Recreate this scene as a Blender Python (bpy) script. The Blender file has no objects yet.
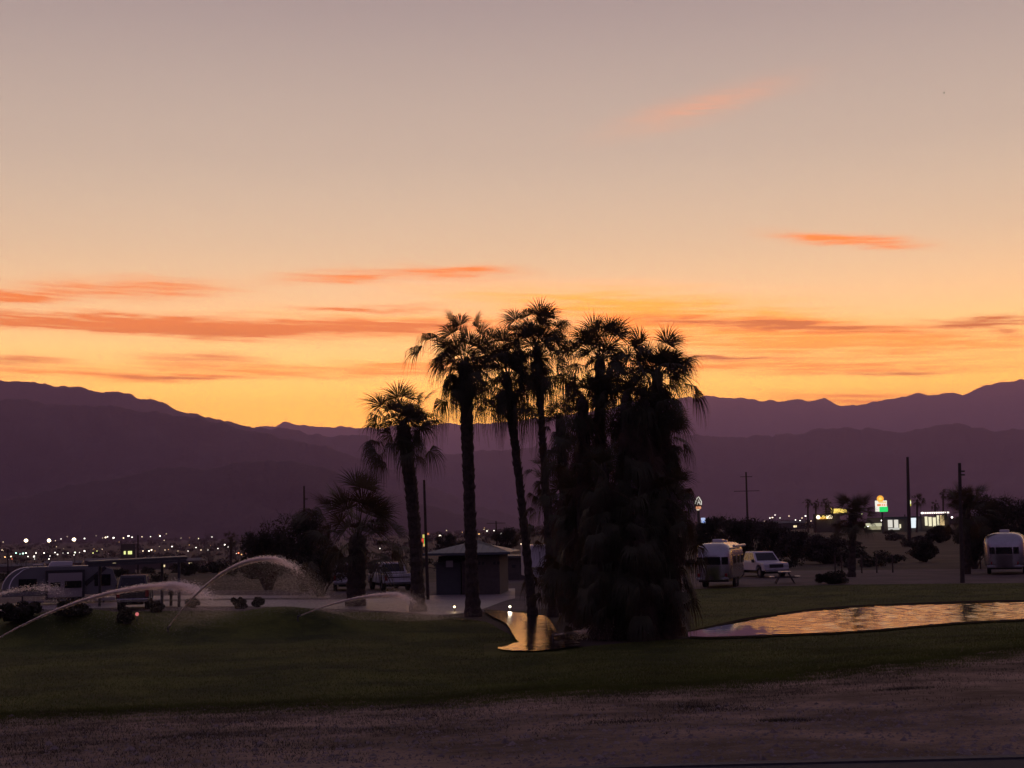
import bpy, math, random
import numpy as np
from mathutils import Matrix, Vector
R = math.radians
rnd = random.Random(7)
SC = bpy.context.scene
COL = SC.collection

# ------------------------------------------------------------------ camera
F = 1400.0
CAMZ = 4.0
PITCH = math.atan(144 / F)
cam_d = bpy.data.cameras.new("camera")
cam = bpy.data.objects.new("camera", cam_d); COL.objects.link(cam)
cam_d.sensor_width = 36; cam_d.lens = F / 1024 * 36
cam_d.clip_start = 0.5; cam_d.clip_end = 90000
CR = Matrix.Rotation(R(90) + PITCH, 3, 'X') @ Matrix.Rotation(R(-1.2), 3, 'Z')
cam.matrix_world = Matrix.Translation((0, 0, CAMZ)) @ CR.to_4x4()
SC.camera = cam

def ray(px, py):
    v = CR @ Vector(((px - 512) / F, (384 - py) / F, -1.0))
    return v.normalized()

# ------------------------------------------------------------------ exposure
SC.view_settings.view_transform = 'Standard'
SC.view_settings.look = 'None'
SC.view_settings.exposure = 0.0
SC.view_settings.gamma = 1.0
SC.view_settings.use_curve_mapping = False
SC.render.engine = 'CYCLES'
SC.cycles.use_denoising = True
SC.cycles.max_bounces = 5
SC.cycles.diffuse_bounces = 2
SC.cycles.glossy_bounces = 3
SC.cycles.transparent_max_bounces = 12
SC.cycles.volume_bounces = 0
SC.cycles.sample_clamp_indirect = 4.0

# ------------------------------------------------------------------ world: dusk sky
def azel(px, py):
    v = ray(px, py)
    return math.atan2(v.x, v.y), math.asin(v.z)

W = bpy.data.worlds.new("World"); SC.world = W; W.use_nodes = True
nt = W.node_tree; nt.nodes.clear()
def N(t, **kw):
    n = nt.nodes.new(t)
    for k, v in kw.items(): setattr(n, k, v)
    return n
def setin(n, i, v):
    if hasattr(v, 'is_linked') or isinstance(v, bpy.types.NodeSocket): nt.links.new(v, n.inputs[i])
    else: n.inputs[i].default_value = v
def M(op, a, b=None, c=None, clamp=False):
    n = N('ShaderNodeMath', operation=op); n.use_clamp = clamp
    setin(n, 0, a)
    if b is not None: setin(n, 1, b)
    if c is not None: setin(n, 2, c)
    return n.outputs[0]
def ramp(fac, stops, interp='LINEAR'):
    n = N('ShaderNodeValToRGB'); cr = n.color_ramp; cr.interpolation = interp
    while len(cr.elements) > 1: cr.elements.remove(cr.elements[-1])
    cr.elements[0].position = stops[0][0]; cr.elements[0].color = (*[q / 8 for q in stops[0][1]], 1)
    for p, c in stops[1:]:
        e = cr.elements.new(p); e.color = (*[q / 8 for q in c], 1)
    setin(n, 0, fac); v = N('ShaderNodeVectorMath', operation='SCALE'); nt.links.new(n.outputs[0], v.inputs[0]); v.inputs['Scale'].default_value = 8.0
    return v.outputs[0]
def mixc(f, a, b):
    n = N('ShaderNodeMix', data_type='RGBA'); setin(n, 0, f); setin(n, 6, a); setin(n, 7, b); return n.outputs[2]
tc = N('ShaderNodeTexCoord'); sx = N('ShaderNodeSeparateXYZ'); nt.links.new(tc.outputs['Generated'], sx.inputs[0])
X, Y, Z = sx.outputs
AZ = M('ARCTAN2', X, Y); EL = M('ARCSINE', Z)
west = ramp(Z, [(0.0, (5.0, 1.9, .2)), (0.085, (7.4, 3.25, .22)), (0.112, (5.2, 2.6, .55)), (0.150, (2.6, 1.58, .68)),
                (0.20, (1.44, 1.07, .66)), (0.26, (.95, .78, .58)), (0.36, (.50, .43, .40)), (0.5, (.25, .20, .24)),
                (0.75, (.14, .11, .17)), (1.0, (.11, .09, .15))], 'B_SPLINE')
east = ramp(Z, [(0.0, (.09, .06, .11)), (.12, (.14, .09, .14)), (.3, (.13, .095, .17)), (1.0, (.11, .09, .15))])
# how far the direction turns away from the afterglow
caz = M('COSINE', M('SUBTRACT', AZ, R(4)))
wf = N('ShaderNodeMapRange'); wf.interpolation_type = 'SMOOTHSTEP'
setin(wf, 0, caz); wf.inputs[1].default_value = 0.15; wf.inputs[2].default_value = 1.0
sky = mixc(wf.outputs[0], east, west)
# clouds: long bands placed by direction and broken up by stretched noise
comb = N('ShaderNodeCombineXYZ'); setin(comb, 0, M('MULTIPLY', AZ, 9.0)); setin(comb, 1, M('MULTIPLY', EL, 75.0))
nz = N('ShaderNodeTexNoise'); nt.links.new(comb.outputs[0], nz.inputs['Vector'])
nz.inputs['Scale'].default_value = 1.6; nz.inputs['Detail'].default_value = 7; nz.inputs['Roughness'].default_value = .62
comb2 = N('ShaderNodeCombineXYZ'); setin(comb2, 0, M('MULTIPLY', AZ, 17.0)); setin(comb2, 1, M('MULTIPLY', M('ADD', EL, M('MULTIPLY', AZ, .04)), 430.0))
nz2 = N('ShaderNodeTexNoise'); nt.links.new(comb2.outputs[0], nz2.inputs['Vector'])
nz2.inputs['Scale'].default_value = 1.0; nz2.inputs['Detail'].default_value = 8; nz2.inputs['Roughness'].default_value = .68
wob = M('MULTIPLY', M('SUBTRACT', nz.outputs[0], .5), .016)
ELw = M('ADD', EL, wob)
def cloud(cx, cy, hw, hh, tilt, strength):
    a0, e0 = azel(cx, cy); hh *= 1.35; hw *= 1.2; a1, e1 = azel(cx + hw, cy + tilt * hw)
    da = a1 - a0; sl = (e1 - e0) / da
    du = M('DIVIDE', M('SUBTRACT', AZ, a0), da)
    dv = M('DIVIDE', M('SUBTRACT', M('SUBTRACT', ELw, e0), M('MULTIPLY', M('SUBTRACT', AZ, a0), sl)), hh / F)
    # flatter base, soft top
    r2 = M('ADD', M('MULTIPLY', du, du), M('MULTIPLY', dv, dv))
    m = M('MULTIPLY', M('POWER', 2.718, M('MULTIPLY', r2, -1.6)), strength)
    return m
def total(lst):
    t = None
    for c in lst:
        m = cloud(*c); t = m if t is None else M('ADD', t, m)
    return t
red = total([(70, 322, 110, 7, .03, .9), (215, 329, 110, 8, .02, 1.0), (370, 327, 120, 6, 0, .8), (5, 297, 50, 5, 0, .7),
             (130, 289, 90, 8, 0, .55), (350, 277, 60, 5, -.03, .5), (450, 271, 60, 5, 0, .6), (365, 309, 60, 2.5, 0, .6),
             (700, 107, 80, 11, -.28, .12), (848, 240, 60, 4.5, .05, .75), (200, 360, 60, 7, .02, .45), (20, 362, 50, 6, 0, .4)])
org = total([(130, 374, 180, 6, 0, .7), (250, 370, 80, 5, .05, .5), (395, 368, 90, 6, -.03, .75), (700, 318, 200, 13, .06, .8),
             (920, 342, 200, 12, 0, .6), (620, 300, 160, 12, .02, .4), (780, 366, 260, 7, 0, .75), (560, 335, 220, 14, 0, .5),
             (860, 400, 90, 7, 0, .8), (800, 345, 140, 10, 0, .45), (420, 322, 140, 10, 0, .3)])
drk = total([(790, 326, 130, 4.5, .04, .8), (730, 357, 50, 2.5, 0, .7), (895, 374, 60, 2.5, 0, .6), (985, 322, 60, 4, -.04, .7),
             (700, 322, 90, 4, .0, .4), (170, 376, 90, 2.5, .02, .45), (210, 331, 60, 3, 0, .35), (1000, 330, 60, 2.5, .15, .4)])
def wisp(t, lo=.40, hi=.62):
    mr = N('ShaderNodeMapRange'); mr.interpolation_type = 'SMOOTHSTEP'
    setin(mr, 0, nz2.outputs[0]); mr.inputs[1].default_value = lo; mr.inputs[2].default_value = hi
    k = M('ADD', M('MULTIPLY', mr.outputs[0], .6), .4)
    return M('MULTIPLY', t, k, clamp=True)
sky = mixc(wisp(M('MULTIPLY', org, 1.7)), sky, (4.4, 1.25, .06, 1))
sky = mixc(wisp(M('MULTIPLY', red, 2.4)), sky, (2.3, .56, .02, 1))
sky = mixc(wisp(M('MULTIPLY', drk, 2.0)), sky, (1.9, .48, .0, 1))
bg = N('ShaderNodeBackground'); nt.links.new(sky, bg.inputs[0]); bg.inputs[1].default_value = 1.0
wo = N('ShaderNodeOutputWorld'); nt.links.new(bg.outputs[0], wo.inputs[0])

# ------------------------------------------------------------------ helpers
def tag(o, label=None, cat=None, group=None, kind=None):
    if label: o['label'] = label
    if cat: o['category'] = cat
    if group: o['group'] = group
    if kind: o['kind'] = kind
    return o
def thing(name, label, cat, loc=(0, 0, 0), rz=0, group=None):
    o = bpy.data.objects.new(name, None); COL.objects.link(o); o.location = loc; o.rotation_euler = (0, 0, rz)
    o.empty_display_size = .2
    return tag(o, label, cat, group)
MATS = {}
def mat(name, col, rough=.8, metal=0.0, var=.25, scale=3.0, bump=0.0, emit=None, es=0.0, trans=0.0, tcol=None, coat=0.0, obj=True, col2=None, detail=6):
    if name in MATS: return MATS[name]
    m = bpy.data.materials.new(name); m.use_nodes = True; t = m.node_tree
    b = t.nodes['Principled BSDF']; b.inputs['Roughness'].default_value = rough; b.inputs['Metallic'].default_value = metal
    b.inputs['Coat Weight'].default_value = coat
    if emit:
        b.inputs['Base Color'].default_value = (*col, 1)
        b.inputs['Emission Color'].default_value = (*emit, 1); b.inputs['Emission Strength'].default_value = es
        m.cycles.emission_sampling = 'NONE'
    else:
        tcn = t.nodes.new('ShaderNodeTexCoord'); n = t.nodes.new('ShaderNodeTexNoise')
        n.inputs['Scale'].default_value = scale; n.inputs['Detail'].default_value = detail; n.inputs['Roughness'].default_value = .65
        t.links.new(tcn.outputs['Object'], n.inputs['Vector'])
        cr = t.nodes.new('ShaderNodeValToRGB'); cr.color_ramp.elements[0].position = .35; cr.color_ramp.elements[1].position = .68
        c2 = col2 or tuple(min(1, c * (1 + var)) for c in col)
        c1 = col if col2 else tuple(c * (1 - var) for c in col)
        cr.color_ramp.elements[0].color = (*c1, 1); cr.color_ramp.elements[1].color = (*c2, 1)
        t.links.new(n.outputs[0], cr.inputs[0]); t.links.new(cr.outputs[0], b.inputs['Base Color'])
        if bump:
            bp = t.nodes.new('ShaderNodeBump'); bp.inputs['Strength'].default_value = min(1, bump); bp.inputs['Distance'].default_value = .05 * bump
            t.links.new(n.outputs[0], bp.inputs['Height']); t.links.new(bp.outputs[0], b.inputs['Normal'])
        if trans:
            tr = t.nodes.new('ShaderNodeBsdfTranslucent'); tr.inputs[0].default_value = (*(tcol or col), 1)
            mx = t.nodes.new('ShaderNodeMixShader'); mx.inputs[0].default_value = trans
            t.links.new(b.outputs[0], mx.inputs[1]); t.links.new(tr.outputs[0], mx.inputs[2])
            t.links.new(mx.outputs[0], t.nodes['Material Output'].inputs[0])
    MATS[name] = m; return m

class MB:
    def __init__(s): s.v = []; s.f = []; s.n = 0
    def add(s, V, Fc):
        V = np.asarray(V, float).reshape(-1, 3); s.v.append(V)
        s.f += [tuple(int(i) + s.n for i in f) for f in Fc]; s.n += len(V); return s
    def box(s, c, d, rz=0, rx=0, ry=0):
        x, y, z = [q / 2 for q in d]
        V = np.array([(-x, -y, -z), (x, -y, -z), (x, y, -z), (-x, y, -z), (-x, -y, z), (x, -y, z), (x, y, z), (-x, y, z)])
        m = np.array(Matrix.Rotation(rz, 3, 'Z') @ Matrix.Rotation(ry, 3, 'Y') @ Matrix.Rotation(rx, 3, 'X'))
        return s.add(V @ m.T + np.array(c), [(3, 2, 1, 0), (4, 5, 6, 7), (0, 1, 5, 4), (1, 2, 6, 5), (2, 3, 7, 6), (3, 0, 4, 7)])
    def tube(s, pts, rad, n=8, cap=True, jit=0):
        pts = [np.array(p, float) for p in pts]; k = len(pts)
        if not hasattr(rad, '__len__'): rad = [rad] * k
        V = []
        for i, p in enumerate(pts):
            d = pts[min(i + 1, k - 1)] - pts[max(i - 1, 0)]; d /= max(1e-9, np.linalg.norm(d))
            a = np.cross(d, (0, 0, 1.0)) if abs(d[2]) < .95 else np.cross(d, (0, 1.0, 0)); a /= np.linalg.norm(a); b = np.cross(d, a)
            for j in range(n):
                t = 2 * math.pi * j / n; r = rad[i] * (1 + jit * (rnd.random() - .5)); V.append(p + r * (math.cos(t) * a + math.sin(t) * b))
        Fc = [(i * n + j, i * n + (j + 1) % n, (i + 1) * n + (j + 1) % n, (i + 1) * n + j) for i in range(k - 1) for j in range(n)]
        if cap: Fc += [tuple(range(n))[::-1], tuple((k - 1) * n + j for j in range(n))]
        return s.add(V, Fc)
    def prism(s, prof, y0, y1, y0b=None, taper=None):
        """prof: (x,z) outline, extruded along y"""
        n = len(prof); V = [(x, y0, z) for x, z in prof] + [(x, y1, z) for x, z in prof]
        Fc = [(i, (i + 1) % n, n + (i + 1) % n, n + i) for i in range(n)] + [tuple(range(n))[::-1], tuple(range(n, 2 * n))]
        return s.add(V, Fc)
    def hexa(s, V): return s.add(V, [(3, 2, 1, 0), (4, 5, 6, 7), (0, 1, 5, 4), (1, 2, 6, 5), (2, 3, 7, 6), (3, 0, 4, 7)])
    def sphere(s, c, r, nu=10, nv=6, jit=0):
        r = np.array(r if hasattr(r, '__len__') else (r, r, r)); V = []
        for i in range(nv + 1):
            th = math.pi * i / nv
            for j in range(nu):
                ph = 2 * math.pi * j / nu; q = 1 + jit * (rnd.random() - .5)
                V.append(np.array(c) + q * r * (math.sin(th) * math.cos(ph), math.sin(th) * math.sin(ph), math.cos(th)))
        return s.add(V, [(i * nu + j, (i + 1) * nu + j, (i + 1) * nu + (j + 1) % nu, i * nu + (j + 1) % nu) for i in range(nv) for j in range(nu)])
    def build(s, name, m, parent=None, smooth=False, bevel=0, loc=None):
        me = bpy.data.meshes.new(name); me.from_pydata(np.concatenate(s.v).tolist() if s.v else [], [], s.f); me.update()
        if bevel or not smooth:
            pass
        o = bpy.data.objects.new(name, me); COL.objects.link(o); me.materials.append(m)
        if smooth: me.polygons.foreach_set('use_smooth', [True] * len(me.polygons))
        if bevel:
            b = o.modifiers.new('bevel', 'BEVEL'); b.width = bevel; b.segments = 2; b.limit_method = 'ANGLE'
        if parent: o.parent = parent
        if loc: o.location = loc
        return o

def bulk(name, V, quads, m, parent=None, smooth=False, tris=False):
    """fast mesh from numpy arrays"""
    me = bpy.data.meshes.new(name); k = quads.shape[1]
    me.vertices.add(len(V)); me.vertices.foreach_set('co', np.asarray(V, np.float32).ravel())
    me.loops.add(quads.size); me.loops.foreach_set('vertex_index', quads.astype(np.int32).ravel())
    me.polygons.add(len(quads)); me.polygons.foreach_set('loop_start', np.arange(0, quads.size, k, dtype=np.int32))
    me.polygons.foreach_set('loop_total', np.full(len(quads), k, np.int32))
    if smooth: me.polygons.foreach_set('use_smooth', np.ones(len(quads), bool))
    me.update(calc_edges=True); me.materials.append(m)
    o = bpy.data.objects.new(name, me); COL.objects.link(o)
    if parent: o.parent = parent
    return o
def copy_tree(o, parent=None):
    c = o.copy(); COL.objects.link(c)
    if parent: c.parent = parent
    for ch in [x for x in o.children]: copy_tree(ch, c)
    return c

# ------------------------------------------------------------------ terrain height
def H(x, y):
    x = np.asarray(x, float); y = np.asarray(y, float)
    foot = 37 + np.clip(x, -6, 30) * .75
    t = 1 - y / foot
    z = 2.35 * .5 * (t + np.sqrt(t * t + .004))
    z = np.where(y > foot + 8, z * np.clip(1 - (y - foot - 8) / 10, 0, 1), z)
    for cx, cy, sx_, sy_, h in MOUNDS:
        z = z + h * np.exp(-((x - cx) / sx_) ** 2 - ((y - cy) / sy_) ** 2)
    z = z + .03 * np.sin(x * .9 + 1.3 * np.sin(y * .31)) * np.clip((70 - y) / 20, 0, 1) * np.exp(-np.abs(x) * 0)
    f = np.clip((-x / np.maximum(y, 1) + .02) / .12, 0, 1) * np.clip((y - 150) / 550, 0, 1) ** .8
    return z - 13 * f
def Hs(x, y):
    foot = 37 + min(30, max(-6, x)) * .75; t = 1 - y / foot; z = 2.35 * .5 * (t + math.sqrt(t * t + .004))
    if y > foot + 8: z *= min(1, max(0, 1 - (y - foot - 8) / 10))
    for cx, cy, sx_, sy_, h in MOUNDS:
        e = ((x - cx) / sx_) ** 2 + ((y - cy) / sy_) ** 2
        if e < 20: z += h * math.exp(-e)
    if y > 150: z -= 13 * min(1, max(0, (-x / y + .02) / .12)) * min(1, (y - 150) / 550) ** .8
    return z + .03 * math.sin(x * .9 + 1.3 * math.sin(y * .31)) * min(1, max(0, (70 - y) / 20))
MOUNDS = []
def flat(px, py, z=0):
    v = ray(px, py); t = (z - CAMZ) / v.z; return (v.x * t, v.y * t)
_m = [(75, 640, 4.0, 2.4, 1.15), (285, 633, 3.4, 2.2, 1.0), (442, 627, 2.0, 2.2, .22)]
MOUNDS = [(*flat(a, b), c, d, h) for a, b, c, d, h in _m]
def at(px, py):
    """the point of the ground seen at a pixel"""
    v = ray(px, py); lo = 3.0; t = lo
    if v.z >= -0.0005: t = 9000
    else:
        prev = lo; t = lo
        while t < 12000:
            p = (v.x * t, v.y * t, CAMZ + v.z * t)
            if p[2] <= Hs(p[0], p[1]): break
            prev = t; t += max(.25, t * .01)
        a, b = prev, t
        for _ in range(25):
            mm = (a + b) / 2
            if CAMZ + v.z * mm <= Hs(v.x * mm, v.y * mm): b = mm
            else: a = mm
        t = b
    return Vector((v.x * t, v.y * t, float(H(v.x * t, v.y * t))))
def along(px, py, depth):
    """the point seen at a pixel at forward distance depth"""
    v = ray(px, py); t = depth / v.y; return Vector((v.x * t, depth, CAMZ + v.z * t))
def hgt(px, py, p):
    """height above the ground point p that shows at row py"""
    return along(px, py, p[1]).z - p[2]
def interp(pts, x):
    xs = [p[0] for p in pts]; ys = [p[1] for p in pts]; return np.interp(x, xs, ys)

def sheet(name, near, far, m, x0, x1, nu, nv, lift, jag=0.0, label=None, kind='structure', flatz=None, thick=0):
    """a surface between two borders given as pixel rows on the ground, laid on the terrain"""
    rows = []
    fs = np.linspace(x0, x1, nu)
    nn = interp(near, fs); ff = interp(far, fs); w_ = max(1, nu // 36)
    def sm(v): return np.convolve(np.pad(v, w_, mode='edge'), np.ones(2 * w_ + 1) / (2 * w_ + 1), 'valid')
    nn = sm(sm(nn)); ff = sm(sm(ff))
    if jag:
        k = np.array([rnd.random() - .5 for _ in fs]); k2 = np.convolve(np.array([rnd.random() - .5 for _ in fs]), np.ones(9) / 3, 'same')
        nn = nn + (k * .5 + k2) * jag
    P = []
    for a, b, c in zip(fs, nn, ff):
        pa = at(a, b) if b > 645 else Vector((*flat(a, b), 0)); c_ = min(c, b - .05); pb = at(a, c_) if c_ > 654 else Vector((*flat(a, c_), 0)); P.append((pa, pb))
    V = np.zeros((nu, nv, 3)); tt = np.linspace(0, 1, nv)
    for i, (pa, pb) in enumerate(P):
        V[i, :, 0] = pa.x + (pb.x - pa.x) * tt; V[i, :, 1] = pa.y + (pb.y - pa.y) * tt
    V[:, :, 2] = (H(V[:, :, 0], V[:, :, 1]) if flatz is None else flatz) + lift
    idx = np.arange(nu * nv).reshape(nu, nv)
    q = np.stack([idx[:-1, :-1], idx[1:, :-1], idx[1:, 1:], idx[:-1, 1:]], -1).reshape(-1, 4)
    o = bulk(name, V.reshape(-1, 3), q, m, smooth=True)
    tag(o, label, None, None, kind)
    return o, V

# ------------------------------------------------------------------ ground materials
def ground_mat(name, c1, c2, c3, s1, s2, bump, rough=.9, spec=.2, patch=None, dist=.05):
    m = bpy.data.materials.new(name); m.use_nodes = True; t = m.node_tree; b = t.nodes['Principled BSDF']
    b.inputs['Roughness'].default_value = rough; b.inputs['Specular IOR Level'].default_value = spec
    tcn = t.nodes.new('ShaderNodeTexCoord')
    def noise(sc, det=8, ro=.65):
        n = t.nodes.new('ShaderNodeTexNoise'); n.inputs['Scale'].default_value = sc; n.inputs['Detail'].default_value = det; n.inputs['Roughness'].default_value = ro
        t.links.new(tcn.outputs['Object'], n.inputs['Vector']); return n.outputs[0]
    def rmp(f, a, b_, p0=.4, p1=.6):
        r = t.nodes.new('ShaderNodeValToRGB'); r.color_ramp.elements[0].position = p0; r.color_ramp.elements[1].position = p1
        r.color_ramp.elements[0].color = (*a, 1); r.color_ramp.elements[1].color = (*b_, 1); t.links.new(f, r.inputs[0]); return r.outputs[0]
    n1 = noise(s1); n2 = noise(s2, 10, .7); n3 = noise(s1 * .23, 5)
    a = rmp(n1, c1, c2); f = rmp(n2, (0, 0, 0), (1, 1, 1), .35, .7)
    mx = t.nodes.new('ShaderNodeMix'); mx.data_type = 'RGBA'; mx.blend_type = 'MULTIPLY'; mx.inputs[0].default_value = .75
    t.links.new(a, mx.inputs[6]); t.links.new(f, mx.inputs[7])
    mx2 = t.nodes.new('ShaderNodeMix'); mx2.data_type = 'RGBA'; t.links.new(rmp(n3, (0, 0, 0), (1, 1, 1), .45, .62), mx2.inputs[0])
    t.links.new(mx.outputs[2], mx2.inputs[6]); mx2.inputs[7].default_value = (*c3, 1)
    mx3 = t.nodes.new('ShaderNodeMix'); mx3.data_type = 'RGBA'; mx3.inputs[0].default_value = .5
    t.links.new(a, mx3.inputs[6]); t.links.new(mx2.outputs[2], mx3.inputs[7])
    t.links.new(mx3.outputs[2], b.inputs['Base Color'])
    bp = t.nodes.new('ShaderNodeBump'); bp.inputs['Strength'].default_value = bump; bp.inputs['Distance'].default_value = dist
    t.links.new(n2, bp.inputs['Height']); t.links.new(bp.outputs[0], b.inputs['Normal'])
    return m
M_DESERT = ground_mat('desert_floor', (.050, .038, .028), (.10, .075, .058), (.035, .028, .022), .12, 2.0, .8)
M_GRAVEL = ground_mat('gravel_dirt', (.15, .11, .08), (.46, .345, .26), (.06, .052, .030), .38, 6.0, 1.0, dist=.12)
M_LAWN = ground_mat('lawn_turf', (.038, .056, .009), (.115, .140, .022), (.085, .085, .020), .35, 9.0, 1.0)
M_ROAD = ground_mat('camp_road_paving', (.25, .21, .21), (.34, .29, .29), (.19, .16, .16), .3, 6.0, .2, rough=.55, spec=.5)
M_ASPH = ground_mat('asphalt', (.05, .05, .055), (.08, .08, .09), (.04, .04, .045), 1.0, 30.0, .4)
M_DIRTLOT = ground_mat('packed_lot_gravel', (.11, .088, .085), (.17, .135, .13), (.08, .065, .06), .3, 5.0, .6)

# big ground sheet: fine near, coarse far, out past the mountains
xs_f = np.concatenate([-np.geomspace(45, 27000, 34)[::-1], np.arange(-44, 44.01, .5), np.geomspace(45, 27000, 34)])
ys_f = np.concatenate([-np.geomspace(10, 3000, 8)[::-1], np.arange(-8, 92, .5), np.geomspace(92.5, 27000, 60)])
GX, GY = np.meshgrid(xs_f, ys_f, indexing='ij'); GZ = H(GX, GY)
GZ = np.where(GY < -3, H(GX, np.full_like(GY, -3.)), GZ)
idx = np.arange(GX.size).reshape(GX.shape)
q = np.stack([idx[:-1, :-1], idx[1:, :-1], idx[1:, 1:], idx[:-1, 1:]], -1).reshape(-1, 4)
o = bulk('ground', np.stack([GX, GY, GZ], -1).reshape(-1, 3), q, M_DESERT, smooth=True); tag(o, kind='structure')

GRAVEL_TOP = [(-60, 719), (0, 716), (100, 711), (200, 707), (330, 703), (420, 701), (520, 693), (620, 690), (720, 683), (800, 676), (860, 668), (930, 661), (1024, 650), (1084, 643)]
o, _ = sheet('gravel_bank', [(-60, 775), (1084, 775)], [(a, b - 3) for a, b in GRAVEL_TOP], M_GRAVEL, -60, 1084, 240, 60, .015)
# lawn: near border ragged on the gravel, far border along the road and the two waters
LAWN_FAR = [(-60, 617), (0, 615), (120, 612), (200, 611), (300, 612), (400, 613), (440, 619), (478, 615.5), (490, 620), (500, 626), (511, 631), (514, 641), (522, 648), (545, 652.5), (575, 650), (600, 646), (640, 641), (690, 639.5), (750, 638.5), (850, 632.5), (950, 625.5), (1024, 620.5), (1084, 618)]
o, VL = sheet('lawn', GRAVEL_TOP, LAWN_FAR, M_LAWN, -60, 1084, 460, 90, .03, jag=3.2)
o, VB = sheet('lawn', [(690, 633.5), (745, 622), (800, 613.5), (850, 609), (900, 606.5), (1000, 603.5), (1084, 603)],
              [(690, 590), (760, 587), (860, 585), (1084, 583)], M_LAWN, 690, 1084, 120, 40, .035)
o, _ = sheet('camp_road', [(-60, 612), (0, 611), (150, 607), (250, 606.5), (330, 609), (400, 612), (440, 616), (478, 612), (500, 603), (515, 596)],
             [(-60, 605), (0, 604), (150, 602), (250, 600), (330, 600), (400, 598), (440, 595), (478, 594), (500, 589), (515, 588)], M_ROAD, -60, 515, 140, 8, .02)
o, _ = sheet('camp_road', [(-60, 602.5), (140, 600), (250, 598.5), (330, 598)], [(-60, 600), (140, 596), (250, 595.5), (330, 596)], M_ROAD, 100, 330, 60, 5, .016)
o, _ = sheet('gravel_lot', [(-60, 617), (100, 612), (400, 612), (512, 613), (690, 592), (800, 586), (1084, 583.5)],
             [(-60, 592), (300, 590), (512, 578), (690, 574), (760, 571), (1084, 568)], M_DIRTLOT, -60, 1084, 160, 20, .008)
# street along the very foot of the picture, with its kerb
o, VK = sheet('street', [(450, 800), (1100, 800)], [(450, 781), (620, 775), (800, 770.5), (1024, 765), (1100, 763.5)], M_ASPH, 450, 1100, 60, 8, .06)
M_CONC = mat('kerb_concrete', (.06, .06, .065), .85, bump=.5, scale=8)
kb = MB(); far = VK[:, -1]
for i in range(len(far) - 1):
    a, b = far[i], far[i + 1]; d = (b - a); d[2] = 0; n = np.array((-d[1], d[0], 0)); n /= np.linalg.norm(n)
    if n[1] < 0: n = -n
    z = np.array((0, 0, 1.))
    kb.hexa([a - z * .1, b - z * .1, b + n * .16 - z * .1, a + n * .16 - z * .1, a + z * .02, b + z * .02, b + n * .16 + z * .02, a + n * .16 + z * .02])
tag(kb.build('kerb', M_CONC), kind='structure')

# grass blades and tufts
M_BLADE = mat('grass_blade', (.054, .077, .012), .85, var=.75, scale=.45, trans=.35, tcol=(.08, .10, .015))
M_DRY = mat('dry_grass_blade', (.035, .035, .018), .8, var=.4, scale=.8)
def clear(P):
    px = P[:, 0] / P[:, 1]; a, c = flat(484, 646), flat(566, 655)
    return P[~((px > a[0] / a[1]) & (px < c[0] / c[1]) & (P[:, 1] > c[1] - .3) & (P[:, 1] < a[1] + .5))]
def blades(name, P, hmin, hmax, w, m, seed, label, lean=.6):
    g = np.random.default_rng(seed); n = len(P); ang = g.uniform(0, 2 * np.pi, n); h = g.uniform(hmin, hmax, n)
    dx, dy = np.cos(ang) * w, np.sin(ang) * w; l = g.normal(0, lean, (n, 2)) * h[:, None]
    V = np.zeros((n, 3, 3)); V[:, 0] = P; V[:, 1] = P; V[:, 2] = P
    V[:, 0, 0] -= dx; V[:, 0, 1] -= dy; V[:, 1, 0] += dx; V[:, 1, 1] += dy
    V[:, 2, 0] += l[:, 0]; V[:, 2, 1] += l[:, 1]; V[:, 2, 2] += h
    V[:, :2, 2] -= .01
    o = bulk(name, V.reshape(-1, 3), np.arange(3 * n).reshape(-1, 3), m); tag(o, label, 'grass', None, 'stuff'); return o
def pick(V, n, seed, bias=1.0):
    g = np.random.default_rng(seed); nu, nv, _ = V.shape
    u = g.uniform(0, nu - 1.001, n); v = g.uniform(0, 1, n) ** bias * (nv - 1.001); i = u.astype(int); j = v.astype(int); fu = (u - i)[:, None]; fv = (v - j)[:, None]
    return (V[i, j] * (1 - fu) * (1 - fv) + V[i + 1, j] * fu * (1 - fv) + V[i, j + 1] * (1 - fu) * fv + V[i + 1, j + 1] * fu * fv)
blades('lawn_grass', clear(pick(VL, 230000, 1, 1.3)), .02, .07, .006, M_BLADE, 2, 'short mown green grass of the lawn between gravel and pond')
blades('lawn_grass', pick(VB, 40000, 3), .02, .06, .008, M_BLADE, 4, 'dark mown grass on the far bank of the pond')
# sparse dry tufts spreading from the lawn edge over the gravel
g = np.random.default_rng(11); T = []
for k in range(900):
    px = g.uniform(-20, 1044) if k % 3 else g.uniform(-20, 480); d = abs(g.normal(0, 1)) * (34 if px < 380 else 20)
    py = interp(GRAVEL_TOP, px) + d - 2
    if py > 772: continue
    p = at(px, py); r = g.uniform(.05, .6); n = int(8 + r * 90)
    T.append(np.array(p) + np.stack([g.normal(0, r, n), g.normal(0, r * .6, n), np.zeros(n)], 1))
for px, py, r in [(410, 708, .5), (716, 711, .45), (628, 723, .35), (785, 722, .25), (60, 745, .9), (190, 738, .8), (120, 726, .9), (700, 708, .3), (905, 690, .3)]:
    p = at(px, py); n = 500; T.append(np.array(p) + np.stack([g.normal(0, r, n), g.normal(0, r * .6, n), np.zeros(n)], 1))
T = np.concatenate(T); T[:, 2] = H(T[:, 0], T[:, 1]) + .01
blades('dry_grass', T, .02, .06, .007, M_DRY, 12, 'sparse dry grass tufts spreading over the gravel bank')
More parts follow.
